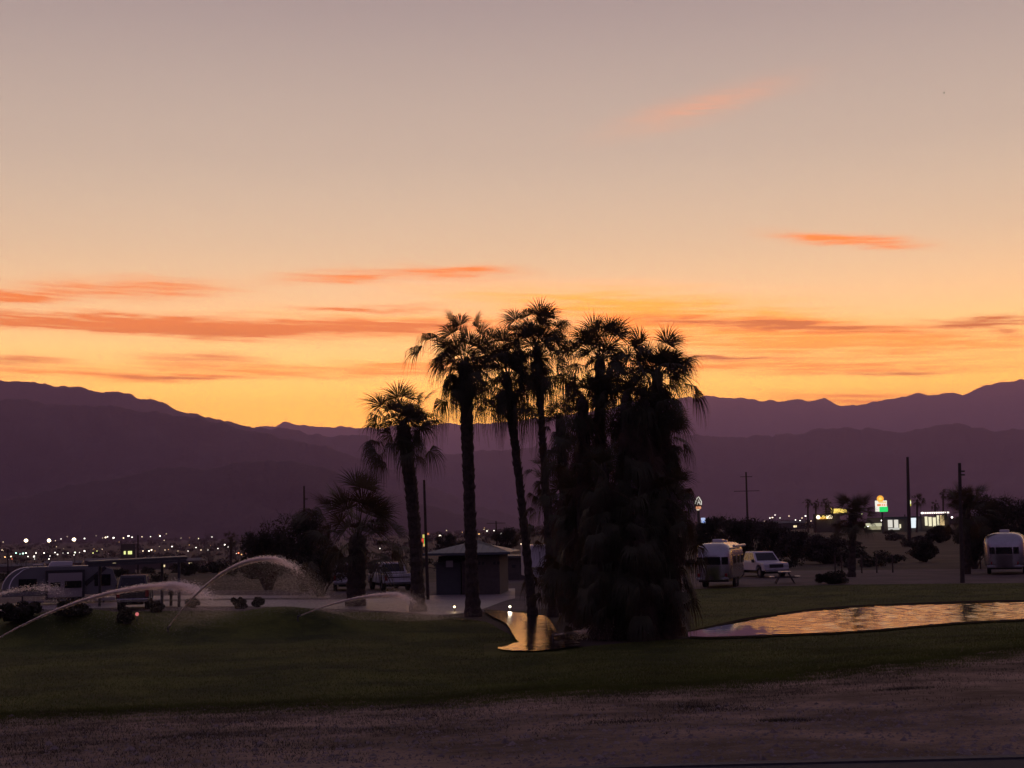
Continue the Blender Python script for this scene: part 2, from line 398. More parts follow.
# green runners of the lawn creeping out over the gravel
g = np.random.default_rng(14); T = []
for k in range(2600):
    px = g.uniform(-20, 1044); p = at(px, interp(GRAVEL_TOP, px) - 2 + abs(g.normal(0, 1)) * 5.5); r = g.uniform(.04, .3); n = int(6 + r * 110)
    T.append(np.array(p) + np.stack([g.normal(0, r, n), g.normal(0, r * .7, n), np.zeros(n)], 1))
T = np.concatenate(T); T[:, 2] = H(T[:, 0], T[:, 1]) + .01
blades('lawn_grass', T, .025, .07, .007, M_BLADE, 15, 'ragged green lawn edge creeping out over the gravel bank')
# loose stones on the gravel bank
g = np.random.default_rng(21); n = 9000
px = g.uniform(-20, 1044, n); P = []
for a in range(0, n, 9):
    p = at(px[a], g.uniform(705, 772)); k = 9
    P.append(np.array(p) + np.stack([g.normal(0, .5, k), g.normal(0, .5, k), np.zeros(k)], 1))
P = np.concatenate(P); P[:, 2] = H(P[:, 0], P[:, 1]) + .015; n = len(P)
r = g.lognormal(-4.05, .5, n)[:, None]
oc = np.array([(1, 0, 0), (0, 1, 0), (-1, 0, 0), (0, -1, 0), (0, 0, .7), (0, 0, -.7)], float)
V = P[:, None, :] + oc[None] * r[:, None] * g.uniform(.6, 1.3, (n, 6, 1))
fc = np.array([(0, 1, 4), (1, 2, 4), (2, 3, 4), (3, 0, 4)]); q = (fc[None] + (np.arange(n) * 6)[:, None, None]).reshape(-1, 3)
tag(bulk('loose_gravel', V.reshape(-1, 3), q, mat('pebble', (.17, .14, .14), .9, var=.5, scale=5)), 'loose pebbles strewn over the bare gravel bank', 'gravel', None, 'stuff')

# ------------------------------------------------------------------ water
def water_mat(name, rough=.15, calm=None):
    m = bpy.data.materials.new(name); m.use_nodes = True; b = m.node_tree.nodes['Principled BSDF']
    b.inputs['Base Color'].default_value = (.012, .014, .014, 1); b.inputs['Roughness'].default_value = rough; b.inputs['IOR'].default_value = 1.6
    b.inputs['Specular IOR Level'].default_value = .75
    t = m.node_tree; tcn = t.nodes.new('ShaderNodeTexCoord'); n = t.nodes.new('ShaderNodeTexNoise'); n.inputs['Scale'].default_value = 1.4
    t.links.new(tcn.outputs['Object'], n.inputs['Vector']); bp = t.nodes.new('ShaderNodeBump'); bp.inputs['Strength'].default_value = .1; bp.inputs['Distance'].default_value = .01
    t.links.new(n.outputs[0], bp.inputs['Height']); t.links.new(bp.outputs[0], b.inputs['Normal'])
    if calm:   # a sheltered stretch lies still, the open water is ruffled
        sp = t.nodes.new('ShaderNodeSeparateXYZ'); t.links.new(tcn.outputs['Object'], sp.inputs[0]); n2 = t.nodes.new('ShaderNodeTexNoise'); n2.inputs['Scale'].default_value = .25
        t.links.new(tcn.outputs['Object'], n2.inputs['Vector'])
        a_ = t.nodes.new('ShaderNodeMath'); a_.operation = 'MULTIPLY_ADD'; t.links.new(n2.outputs[0], a_.inputs[0]); a_.inputs[1].default_value = 3.0; t.links.new(sp.outputs[0], a_.inputs[2])
        mr = t.nodes.new('ShaderNodeMapRange'); mr.interpolation_type = 'SMOOTHSTEP'; t.links.new(a_.outputs[0], mr.inputs[0]); mr.inputs[1].default_value = calm[0] + 1.5; mr.inputs[2].default_value = calm[1] + 1.5
        mr.inputs[3].default_value = .02; mr.inputs[4].default_value = rough; t.links.new(mr.outputs[0], b.inputs['Roughness'])
    return m
CALM = (flat(735, 628)[0], flat(785, 622)[0])
M_WATER = water_mat('pond_water', .11)
M_POND = water_mat('pond_water_sheltered', .11, calm=CALM)
def waves(x, y, seed, slope):
    g = np.random.default_rng(seed); z = np.zeros_like(x)
    for k in range(16):
        lam = g.uniform(.25, .8); th = g.normal(0, .55); ph = g.uniform(0, 6.28)
        kx, ky = 2 * np.pi / lam * np.sin(th), 2 * np.pi / lam * np.cos(th)
        z += slope * lam / (2 * np.pi) / 4 * np.sin(kx * x + ky * y + ph)
    return z
def water(name, near, far, x0, x1, nu, nv, z, slope, seed):
    o, V = sheet(name, near, far, M_POND if name == 'pond' else M_WATER, x0, x1, nu, nv, 0, flatz=z)
    k = np.clip((V[:, :, 0] - CALM[0]) / (CALM[1] - CALM[0]), .06, 1) if name == 'pond' else 1
    V[:, :, 2] = z + waves(V[:, :, 0], V[:, :, 1], seed, slope) * k
    o.data.vertices.foreach_set('co', V.reshape(-1, 3).astype(np.float32).ravel()); o.data.update()
    return o
PF = [(688, 635), (700, 630.5), (720, 627), (745, 621.5), (770, 617.5), (800, 613), (850, 608.5), (900, 606), (1000, 603), (1084, 602.5)]
PN = [(688, 637), (700, 640), (750, 639.5), (850, 633.5), (950, 626.5), (1024, 621.5), (1084, 619)]
water('pond', PN, PF, 688, 1084, 260, 420, .05, .045, 5)
water('stream_pool', [(484, 613), (490, 618), (500, 622.5), (509, 628), (512, 636), (516, 644), (530, 649.5), (545, 651), (562, 651), (580, 649)],
      [(484, 612), (490, 612), (512, 614.5), (530, 616.5), (548, 619), (555, 631), (560, 639), (570, 641.5), (580, 646)], 484, 580, 110, 260, .12, .035, 6)
water('stream_pool', [(498, 651.5), (508, 653.3), (530, 653.6), (560, 652)], [(498, 651.2), (505, 650.2), (512, 647.5), (518, 645.5), (530, 648.5), (560, 651)], 498, 560, 60, 80, .13, .03, 8)

M_MUD = ground_mat('wet_mud', (.020, .016, .012), (.04, .032, .024), (.015, .012, .009), 1.5, 12.0, .8, rough=.95, spec=.03)
sheet('pond_bank', [(x, y + .3) for x, y in PF], [(x, y - 1.6) for x, y in PF], M_MUD, 688, 1084, 200, 4, .065, jag=.5)
sheet('pond_bank', [(x, y + 1.3) for x, y in PN], [(x, y - .4) for x, y in PN], M_MUD, 690, 1084, 200, 4, .075, jag=.7)
# ------------------------------------------------------------------ mountains
M_ROCK = ground_mat('mountain_rock', (.060, .048, .05), (.12, .095, .09), (.04, .032, .034), .0011, .006, 1.0, dist=60)
def fbm2(x, y, seed, octs=5, gain=.5):
    g = np.random.default_rng(seed); z = 0; a = 1.0; f = 1.0
    for _ in range(octs):
        s = 0
        for k in range(5):
            th = g.uniform(0, np.pi); s = s + np.sin(f * (x * np.cos(th) + y * np.sin(th)) * g.uniform(.7, 1.4) + g.uniform(0, 6.28))
        z = z + a * s / 2.2; a *= gain; f *= 2.03
    return z
def mountain(name, prof, D, depth, seed, rough, label):
    naz = 700; nd = 70
    px = np.linspace(prof[0][0], prof[-1][0], naz)
    jag = (.6 - np.abs(fbm2(px / 18.0, px * 0, seed, 6, .62))) * rough
    py = interp(prof, px) + jag
    A = np.array([azel(a, b) for a, b in zip(px, py)]); az, el = A[:, 0], A[:, 1]
    crest = CAMZ + D * np.tan(el) / np.cos(az * 0)         # height of the crest at range D
    u = np.linspace(0, 1, nd); V = np.zeros((naz, nd, 3))
    for j, s in enumerate(u):
        rr = D - depth * .62 + depth * s
        q = (s / .62) if s < .62 else 1 - (s - .62) / .38 * .9
        sh = np.clip(q, 0, 1) ** 1.35
        xx, yy = np.sin(az) * rr, np.cos(az) * rr
        n = fbm2(xx / (D * .035), yy / (D * .035), seed + 1, 6, .6)
        k = np.sin(np.clip(q, 0, 1) * np.pi)
        V[:, j, 0] = xx; V[:, j, 1] = yy
        V[:, j, 2] = -40 + (crest + 40) * sh * (1 - .42 * k * np.minimum(1.6, np.abs(n)) * .6) - k * 30
    idx = np.arange(naz * nd).reshape(naz, nd); q = np.stack([idx[:-1, :-1], idx[1:, :-1], idx[1:, 1:], idx[:-1, 1:]], -1).reshape(-1, 4)
    o = bulk(name, V.reshape(-1, 3), q, M_ROCK, smooth=True); tag(o, label, None, None, 'structure'); return o
mountain('mountains', [(-500, 380), (-200, 372), (-80, 380), (120, 415), (250, 426), (275, 424), (285, 420.5), (300, 422), (320, 426), (345, 424), (362, 426), (420, 424), (500, 421), (600, 408), (690, 395),
    (720, 394.5), (745, 395), (760, 398.5), (790, 401), (812, 403), (825, 400), (842, 404.5), (862, 401), (890, 396), (915, 392), (940, 393), (962, 393), (980, 384), (1000, 378.5), (1024, 376), (1100, 370), (1250, 385), (1500, 380)], 23000, 7000, 31, 2.4, 'far purple range along the skyline')
mountain('mountains', [(-500, 430), (-250, 392), (-120, 384), (0, 378), (28, 377), (38, 379), (60, 383), (80, 386), (110, 390), (150, 400), (190, 411), (230, 420), (275, 429), (330, 434), (400, 442), (520, 470), (640, 500), (700, 520)], 11500, 4000, 33, 2.2, 'tall dark mountain at the left edge')
mountain('mountains', [(-500, 410), (-200, 395), (0, 399), (50, 402), (100, 404), (130, 407), (160, 411), (200, 416), (260, 432), (330, 446), (400, 470), (470, 505), (540, 520)], 8200, 3000, 35, 2.0, 'nearer shoulder of the left mountain')
mountain('mountains', [(300, 515), (400, 470), (450, 452), (520, 446), (600, 440), (690, 433), (720, 434.5), (760, 435.5), (790, 433), (815, 428), (850, 425.5), (880, 429), (905, 431.5), (925, 425), (945, 421.5), (962, 422), (985, 429), (1010, 431), (1040, 430), (1150, 440), (1300, 425), (1500, 430)], 11500, 4500, 37, 2.4, 'dark middle range on the right')
mountain('mountains', [(-500, 500), (-200, 505), (0, 500), (60, 489), (120, 476), (165, 466), (185, 466), (205, 470), (232, 462), (262, 461), (290, 460), (310, 464), (330, 469), (365, 481), (410, 500), (470, 517), (520, 527)], 5600, 1800, 39, 2.0, 'low dark foothill left of centre')

# ------------------------------------------------------------------ haze: one closed box of pale air
hz = MB().box((0, 12050, 1235), (54900, 30900, 2650)); hz_m = bpy.data.materials.new('haze_air'); hz_m.use_nodes = True
t = hz_m.node_tree; t.nodes.clear(); pv = t.nodes.new('ShaderNodeVolumePrincipled'); mo = t.nodes.new('ShaderNodeOutputMaterial')
pv.inputs['Color'].default_value = (.76, .50, 1, 1); pv.inputs['Density'].default_value = 6.8e-5; pv.inputs['Anisotropy'].default_value = .58
t.links.new(pv.outputs[0], mo.inputs['Volume'])
tag(hz.build('haze', hz_m), 'thin purple dusk haze filling the valley', 'haze', None, 'stuff')
#MORE
# ------------------------------------------------------------------ palms
M_BARK = mat('palm_bark', (.060, .045, .035), .95, var=.4, scale=6, bump=1.0)
M_FROND = mat('palm_frond', (.045, .050, .022), .75, var=.4, scale=2, trans=.16, tcol=(.13, .06, .02))
M_DEAD = mat('dead_frond', (.075, .052, .033), .9, var=.4, scale=2, trans=.10, tcol=(.22, .06, .03))
def fans(g, n, z0, r0, el_lo, el_hi, pet, blade, nseg, droop, halfang=1.55, bend=.35, zspread=0.0, axis=None, elpow=1.0, width=1.0, pv=(.7, 1.2)):
    """n fan leaves around a trunk top. returns vertices and quads"""
    Vs = []; Qs = []; off = 0
    for i in range(n):
        f = (i + g.uniform(0, .9)) / n
        el = el_lo + (el_hi - el_lo) * (f ** elpow); az = i * 2.39996 + g.uniform(-.4, .4)
        h = np.array((math.cos(az), math.sin(az), 0)); up = np.array((0, 0, 1.))
        L = pet * g.uniform(*pv); b = bend * g.uniform(.5, 1.4)
        zz = z0 + (g.uniform(-zspread, zspread) if zspread else 0)
        base = np.array((0, 0, zz)) + h * r0
        if axis is not None: base = base + axis(zz)
        # petiole
        P = [base]; e = el
        for k in range(3):
            P.append(P[-1] + (h * math.cos(e) + up * math.sin(e)) * L / 3); e -= b / 3
        P = np.array(P); side = np.cross(h, up); w = .022 * width
        V = []
        for k, p in enumerate(P):
            V += [p - side * w, p + side * w]
        Q = [(2 * k, 2 * k + 1, 2 * k + 3, 2 * k + 2) for k in range(3)]
        Vs.append(np.array(V)); Qs.append(np.array(Q) + off); off += 8
        # blade
        tip = P[-1]; u = h * math.cos(e) + up * math.sin(e)
        roll = g.normal(0, .6); s_ = side * math.cos(roll) + np.cross(u, side) * math.sin(roll)
        nrm = np.cross(u, s_); B = blade * g.uniform(.8, 1.12)
        a = np.linspace(-halfang, halfang, nseg) + g.normal(0, .03, nseg)
        Ls = B * (1 - .28 * (np.abs(a) / halfang) ** 2) * g.uniform(.85, 1.08, nseg)
        d = np.cos(a)[:, None] * u + np.sin(a)[:, None] * s_ - nrm * .12
        da = 2 * halfang / nseg
        st = np.array([.03, .38, .62, .84, 1.0]); wd = np.array([.03 * da, .34 * da * .46, .36 * da * .25, .22 * da * .2, .02 * da]) * B
        dr = droop * g.uniform(.7, 1.3)
        wv = -np.sin(a)[:, None] * u + np.cos(a)[:, None] * s_
        V = np.zeros((nseg, 5, 2, 3))
        for k in range(5):
            s = st[k]
            c = tip + d * (s * Ls)[:, None]
            # tips hang: the outer part of each segment turns down
            q = max(0.0, s - .35) / .65
            fall = dr * (q ** 1.6) * Ls * g.uniform(.8, 1.2, nseg)
            c = c - d * (fall * .45)[:, None] ; c[:, 2] -= fall
            V[:, k, 0] = c - wv * wd[k]; V[:, k, 1] = c + wv * wd[k]
        ii = np.arange(nseg * 10).reshape(nseg, 5, 2)
        Q = np.stack([ii[:, :-1, 0], ii[:, :-1, 1], ii[:, 1:, 1], ii[:, 1:, 0]], -1).reshape(-1, 4) + off
        Vs.append(V.reshape(-1, 3)); Qs.append(Q); off += nseg * 10
    return np.concatenate(Vs), np.concatenate(Qs)
def join(parts):
    V = []; Q = []; o = 0
    for v, q in parts: V.append(v); Q.append(q + o); o += len(v)
    return np.concatenate(V), np.concatenate(Q)
def fan_palm(label, base_px, top_px, seed, group=None, r_base=.36, r_mid=.24, r_top=.34, nf=34, pet=1.15, blade=1.15, skirt=0, skirt_to=.75, skirt_r=.5,
             skirt_blade=1.0, crown_scale=1.0, lean_mid=0.0, boots=True, nseg=26, depth=None, droop=.75, name='fan_palm', up=1.45, down=-.9, elpow=.8, pv=(.10, 1.15), side=0):
    g = np.random.default_rng(seed)
    b = at(*base_px) if depth is None else Vector((*[c for c in along(base_px[0], base_px[1], depth)][:2], 0))
    if depth is not None: b.z = float(H(b.x, b.y))
    tp = along(top_px[0], top_px[1], b.y); hh = tp.z - b.z; dx = tp.x - b.x
    root = thing(name, label, 'palm tree', b, 0, group)
    def axis(z):
        f = max(0.0, z / hh); return np.array((dx * f + lean_mid * math.sin(math.pi * min(1, f)), .25 * math.sin(2.2 * f + seed), 0))
    # trunk: swollen foot, rough rings of old leaf bases, thick top
    k = max(14, int(hh / .22)); pts = []; rad = []
    for i in range(k + 1):
        f = i / k; z = hh * f; c = axis(z); pts.append((c[0], c[1], z - .15 * (i == 0)))
        r = r_mid + (r_base - r_mid) * math.exp(-f * hh / .8) + (r_top - r_mid) * max(0, (f - .62) / .38) ** 1.5
        rad.append(r * (1 + .07 * ((i % 2) * 2 - 1) + .05 * (g.random() - .5)))
    q0 = pts[-1]; pts += [(q0[0], q0[1], q0[2] + .15), (q0[0], q0[1], q0[2] + .28)]; rad += [r_top * .6, r_top * .12]
    mb = MB(); mb.tube(pts, rad, 12, jit=.12)
    if boots:
        bm_ = mb; nb = int(hh * 16)
        for i in range(nb):
            z = hh * (.05 + .95 * i / nb); a = i * 2.4; c = axis(z); f = z / hh
            r = r_mid + (r_top - r_mid) * max(0, (f - .62) / .38) ** 1.5
            if g.random() > .30 + .7 * f: continue
            h = np.array((math.cos(a), math.sin(a), 0)); s = np.array((-h[1], h[0], 0)); p = c + np.array((0, 0, z)) + h * (r - .03)
            w = .05; l = g.uniform(.10, .20)
            bm_.add([p - s * w, p + s * w, p + h * l * .55 + s * w * .5 + (0, 0, l), p + h * l * .55 - s * w * .5 + (0, 0, l), p + (0, 0, -.08) + h * .05], [(0, 1, 2, 3), (0, 3, 4), (1, 4, 2)])
    mb.build('trunk', M_BARK, root)
    cs = crown_scale
    # crown
    ps = []
    for (n, lo, hi, dr, pl, bl) in [(int(nf * .34), up, .75, droop * .32, 1.0, 1.05), (int(nf * .34), .9, .15, droop * .8, 1.15, 1.0), (int(nf * .30), .05, down, droop * 1.2, 1.05, .95)]:
        V, Q = fans(g, n, {.75: .15, .15: -.1}.get(hi, -.35), r_top * .5, lo, hi, pet * cs * pl, blade * cs * bl, nseg, dr, elpow=elpow, bend=.30, pv=pv, zspread=.22)
        V[:, 2] += 0; ps.append((V, Q))
    V, Q = join(ps); V += np.array(axis(hh)) + np.array((0, 0, hh - .1)); bulk('crown', V, Q, M_FROND, root)
    if skirt:
        ps = []
        z1 = hh * (1 - skirt_to); 
        for j in range(3):
            n = skirt // 3
            gg = g
            for i in range(n):
                z = z1 + (hh - .2 - z1) * gg.random()
                taper = .75 + .45 * ((z - z1) / (hh - z1))
                V, Q = fans(gg, 1, 0, r_top * .7, -1.05 - .35 * gg.random(), -1.2, skirt_r * taper * gg.uniform(.5, 1.25), skirt_blade * gg.uniform(.7, 1.1), 15, .5, halfang=1.5, bend=.2, width=1.3)
                a = gg.uniform(0, 6.283); ca, sa = math.cos(a), math.sin(a); V = np.stack([V[:, 0] * ca - V[:, 1] * sa, V[:, 0] * sa + V[:, 1] * ca, V[:, 2]], -1)
                V += np.array(axis(z)) + np.array((0, 0, z)); V[:, 2] = np.maximum(V[:, 2], .02); ps.append((V, Q))
        V, Q = join(ps); bulk('dead_frond_skirt', V, Q, M_DEAD, root)
    if side:
        ps = []
        for i in range(side):
            z = hh * g.uniform(.18, .95); V, Q = fans(g, 1, 0, r_top * .5, g.uniform(-.6, .6), 0, g.uniform(.4, 1.25), g.uniform(.75, 1.05), 20, .8, bend=.9)
            aa = g.uniform(0, 6.283); ca, sa = math.cos(aa), math.sin(aa); V = np.stack([V[:, 0] * ca - V[:, 1] * sa, V[:, 0] * sa + V[:, 1] * ca, V[:, 2]], -1)
            V += np.array(axis(z)) + np.array((0, 0, z)); V[:, 2] = np.maximum(V[:, 2], .02); ps.append((V, Q))
        V, Q = join(ps); bulk('side_fronds', V, Q, M_FROND, root)
    return root
GP = 'fan palms standing around the stream pool'
fan_palm('shortest of the free-standing fan palms, with a thick rough trunk, left of the washroom', (418, 612), (403, 427), 101, GP, r_base=.46, r_mid=.31, r_top=.36, nf=60, pet=1.35, blade=1.35, lean_mid=.15, up=1.45, down=-.75)
fan_palm('tall shaggy fan palm with a bare thick trunk in front of the washroom roof', (473, 617), (465, 366), 102, GP, r_base=.44, r_mid=.27, r_top=.36, nf=62, pet=1.75, blade=1.35, skirt=24, skirt_to=.09, skirt_r=.4, skirt_blade=.7, droop=.9)
fan_palm('slim leaning fan palm whose trunk mirrors in the stream pool', (533, 617), (507, 380), 103, GP, r_base=.28, r_mid=.18, r_top=.22, nf=58, pet=1.35, blade=1.3, lean_mid=.05, skirt=16, skirt_to=.06, skirt_r=.4, skirt_blade=.6, droop=1.0)
fan_palm('tallest fan palm, its thin trunk sinking into the dense palm clump', (553, 617), (537, 350), 104, GP, r_base=.28, r_mid=.15, r_top=.19, nf=60, pet=1.55, blade=1.3, skirt=36, skirt_to=.13, skirt_r=.3, skirt_blade=.7, droop=.9)
GC = 'fan palms crowded in the dense clump'
clump = [((600, 634), (600, 362), 111, dict(nf=58, pet=1.2, blade=1.15, skirt=80, skirt_to=.9, label='tall fan palm whose dense head tops the middle of the palm clump')),
         ((650, 638), (658, 374), 112, dict(nf=58, pet=1.2, blade=1.15, skirt=86, skirt_to=.95, label='tall fan palm on the right of the clump with drooping fronds over the ridge')),
         ((572, 622), (560, 420), 113, dict(nf=30, pet=.8, blade=.85, skirt=93, skirt_to=.95, label='lower fan palm at the left side of the dense clump')),
         ((583, 636), (583, 402), 114, dict(nf=26, pet=.7, blade=.85, skirt=93, skirt_to=.95, label='fan palm in the clump just below its tall middle head')),
         ((622, 639), (626, 398), 115, dict(nf=26, pet=.7, blade=.85, skirt=117, skirt_to=.98, label='shaggy fan palm in the front middle of the clump')),
         ((668, 636), (664, 432), 116, dict(nf=30, pet=.65, blade=.9, skirt=117, skirt_to=.98, label='fan palm at the right edge of the clump with hanging dead fronds')),
         ((560, 612), (544, 478), 117, dict(nf=24, pet=.75, blade=.75, skirt=43, skirt_to=.9, label='short fan palm at the far left of the clump behind the slim trunk')),
         ((640, 640), (644, 402), 118, dict(nf=26, pet=.7, blade=.9, skirt=117, skirt_to=.98, label='fan palm in the clump packed between the two tallest heads')),
         ((585, 634), (574, 500), 119, dict(nf=24, pet=.7, blade=.9, skirt=55, skirt_to=.98, label='short bushy fan palm low in the left part of the clump')),
         ((600, 640), (604, 470), 120, dict(nf=26, pet=.7, blade=.95, skirt=105, skirt_to=.98, label='medium fan palm buried in the front of the clump')),
         ((668, 639), (672, 500), 121, dict(nf=26, pet=.7, blade=.95, skirt=93, skirt_to=.98, label='short fan palm low in the right part of the clump')),
         ((643, 641), (640, 520), 122, dict(nf=26, pet=.7, blade=.95, skirt=86, skirt_to=.98, label='lowest fan palm at the front foot of the clump'))]
for bp_, tp_, sd, kw in clump:
    kw = dict(kw); lb = kw.pop('label')
    fan_palm(lb, bp_, tp_, sd, GC, r_base=.32, r_mid=.22, r_top=.20, boots=False, skirt_r=.33, skirt_blade=.85, side=30, **kw)
fan_palm('young bushy palm with a burst of stiff upright fronds beside the white pickup', (356, 606), (357, 537), 131, 'lone palms on the lawn', r_base=.58, r_mid=.48, r_top=.42, nf=66, pet=2.3, blade=1.6, skirt=12, skirt_to=.6, skirt_r=.5, skirt_blade=.8, droop=.5, up=1.5, down=-.4, name='young_fan_palm', elpow=.9, pv=(.25, 1.3))
M_PALE = 0
fan_palm('round-headed palm at the left end of the right gravel road', (852, 577), (852, 515), 141, 'palms in the scrub beyond the pond', r_base=.32, r_mid=.24, r_top=.32, nf=46, pet=.95, blade=1.1, skirt=14, skirt_to=.2, skirt_r=.3, skirt_blade=.5, droop=.35)
fan_palm('round-headed palm directly behind the right wooden pole', (966, 574), (966, 507), 142, 'palms in the scrub beyond the pond', r_base=.32, r_mid=.25, r_top=.3, nf=58, pet=1.25, blade=1.2, droop=.4)
for i, (px, top, base, sc_, lb) in enumerate([(808, 503, 530, 1.0, 'small distant palm, leftmost of the three left of the lit restaurant'), (816, 504, 530, 1.1, 'small distant palm, middle one of the three by the lit restaurant'), (826, 503, 529, 1.1, 'small distant palm, nearest of three to the lit restaurant'),
                                  (917, 500, 532, 1.3, 'palm beside the lit yellow pole sign at the fuel station'), (943, 494, 530, 1.0, 'thin tall palm left of the right wooden pole'), (935, 505, 529, .9, 'small distant palm behind the station shop'),
                                  (231, 539, 552, 1.0, 'small round palm in the dark field left of the desert trees'), (915, 512, 532, 1.0, 'stubby palm behind the station shop glass')][:7]):
    yh = 528 + (512 - px) * .021; dd = 1400 * 4 / (base - yh)
    fan_palm(lb, (px, base), (px, top), 150 + i, 'distant palms in the town', depth=min(dd, 520), nf=20, nseg=12, pet=1.1 * sc_, blade=1.4 * sc_, boots=False, r_base=.4, r_mid=.3, r_top=.4, droop=.6, name='distant_palm')

# ------------------------------------------------------------------ shrubs and trees
M_LEAF = mat('desert_leaf', (.040, .042, .026), .85, var=.5, scale=1.0, trans=.15, tcol=(.06, .045, .02))
M_LEAF2 = mat('scrub_leaf', (.060, .052, .038), .9, var=.5, scale=1.0)
M_TWIG = mat('twig_bark', (.055, .042, .034), .95, var=.3, scale=6)
def leaves(g, C, Rr, n, size, flatn=1.0):
    """n leaf quads through ellipsoid clumps C (centres) with radii Rr"""
    k = g.integers(0, len(C), n); d = g.normal(0, 1, (n, 3)); d /= np.linalg.norm(d, axis=1)[:, None]
    r = g.uniform(.25, 1, n) ** .6
    P = C[k] + d * (r[:, None] * Rr[k])
    a = g.normal(0, 1, (n, 3)); a /= np.linalg.norm(a, axis=1)[:, None]; b = np.cross(a, g.normal(0, 1, (n, 3))); b /= np.linalg.norm(b, axis=1)[:, None]
    s = (size * g.uniform(.5, 1.4, n))[:, None]
    V = np.stack([P - a * s, P + b * s * .45, P + a * s, P - b * s * .45], 1)
    return V.reshape(-1, 3), np.arange(4 * n).reshape(-1, 4)
def tree_geo(name_leaf, root, w, h, seed, nclump, nleaf, size, trunk_h=.25, trunk_r=.12, spiky=0.0, m=None, dep=None):
    g = np.random.default_rng(seed); C = []; Rr = []; mb = MB()
    dep = dep or w * .8
    for i in range(nclump):
        a = g.uniform(0, 6.28); q = math.sqrt(g.random()); z = h * (trunk_h + (1 - trunk_h) * g.uniform(.15, .86))
        f = math.sqrt(max(.05, 1 - ((z / h - .5) / .62) ** 2))
        c = np.array((math.cos(a) * q * w * .42 * f, math.sin(a) * q * dep * .42 * f, z)); C.append(c)
        rr = g.uniform(.10, .2) * w; Rr.append((rr, rr, min(rr, h * .22)))
        s = np.array((c[0] * .12, c[1] * .12, 0.0)); mid = np.array((c[0] * .45, c[1] * .45, z * .55))
        mb.tube([s, mid, c, c + (c - mid) * .35], [trunk_r * .7, trunk_r * .42, trunk_r * .15, .01], 5)
        if spiky:
            for k in range(5):
                d = g.normal(0, 1, 3); d[2] = abs(d[2]) + .6; d /= np.linalg.norm(d); mb.tube([c, c + d * rr * 1.6], [.02, .006], 4)
    if trunk_h > .12: mb.tube([(0, 0, -.1), (.03 * w, 0, h * trunk_h * .6), (0, 0, h * trunk_h * 1.3)], [trunk_r * 1.25, trunk_r, trunk_r * .7], 8)
    mb.build('branches', M_TWIG, root)
    V, Q = leaves(g, np.array(C), np.array(Rr), nleaf, size); V[:, 2] = np.maximum(V[:, 2], .02)
    bulk(name_leaf, V, Q, m or M_LEAF, root)
def tree(name, label, cat, px, base, top, wpx, seed, group=None, depth=None, nclump=26, nleaf=5000, size=.09, trunk_h=.22, m=None, spiky=0, trunk_r=.12):
    if depth: p = along(px, base, depth); p.z = float(H(p.x, p.y)); p = Vector(p)
    else: p = at(px, base)
    h = hgt(px, top, p); w = wpx / F * p.y
    r = thing(name, label, cat, p, 0, group); tree_geo('crown' if trunk_h > .12 else 'foliage', r, w, h, seed, nclump, nleaf, size, trunk_h, trunk_r, spiky, m); return r
GT = 'desert trees left of the young palm'
tree('desert_tree', 'wide dark desert tree with a spiky crown, leftmost behind the tall water arc', 'tree', 268, 590, 515, 60, 201, GT, spiky=1, nclump=34, nleaf=9000)
tree('desert_tree', 'dark desert tree behind the thin pole, between the spiky tree and young palm', 'tree', 305, 592, 510, 52, 202, GT, spiky=1, nclump=34, nleaf=9000)
tree('desert_tree', 'low thick desert tree hugging the left foot of the young palm', 'tree', 320, 597, 548, 50, 203, GT, trunk_h=.14, nleaf=8000)
tree('leafy_tree', 'rounded leafy tree in the field left of the desert trees', 'tree', 211, 569, 531, 22, 204, None, trunk_h=.25, nleaf=3500)
GR = 'trees behind the right round-ended trailer'
tree('desert_tree', 'spiky desert tree rising just right of the wooden pole', 'tree', 993, 572, 493, 52, 205, GR, spiky=1, nclump=40, nleaf=11000, depth=125)
tree('desert_tree', 'dark desert tree cut by the right edge of the photo', 'tree', 1030, 572, 496, 56, 206, GR, spiky=1, nclump=40, nleaf=11000, depth=120)
tree('desert_tree', 'lower leafy tree between the pole and the right round-ended trailer', 'tree', 975, 574, 524, 38, 207, GR, trunk_h=.14, nleaf=7000, depth=112)
GB = 'brush thicket behind the left round-ended trailer'
for i, (px, top, w, b, lb) in enumerate([(712, 516, 36, 568, 'brush tree right beside the lit emblem sign'), (742, 517, 44, 567, 'wide brush tree behind the white truck cab'), (772, 522, 40, 568, 'lower brush tree right of the utility pole with crossarms'),
                                     (795, 531, 34, 566, 'sparse brush at the right end of the thicket'), (826, 536, 42, 568, 'rounded brush left of the round-headed palm')]):
    tree('brush_tree', lb, 'tree', px, b, top, w, 220 + i, GB, depth=150 - i * 4, spiky=1, nclump=30, nleaf=7000, size=.13, m=M_LEAF2 if i > 1 else M_LEAF, trunk_h=.13)
tree('shrub', 'big dark rounded shrub on the scrubland before the fuel station', 'shrub', 925, 562, 540, 26, 231, None, nleaf=6000, size=.1, trunk_h=.05)
tree('shrub', 'dark shrub below the station shop windows', 'shrub', 940, 545, 526, 32, 232, None, nleaf=4000, size=.25, trunk_h=.05, depth=240)
tree('shrub', 'dark clipped hedge shrub at the start of the right gravel road', 'shrub', 832, 584, 571, 34, 233, None, nleaf=5000, size=.07, trunk_h=.03)
tree('tree', 'rounded dark tree left of the washroom roof, near the red and green sign', 'tree', 447, 560, 532, 26, 234, None, nleaf=4000, size=.12, depth=210, trunk_r=.15)
tree('tree', 'rounded dark tree behind the right end of the washroom roof', 'tree', 504, 560, 528, 32, 235, None, nleaf=5000, size=.12, depth=200, trunk_r=.15)
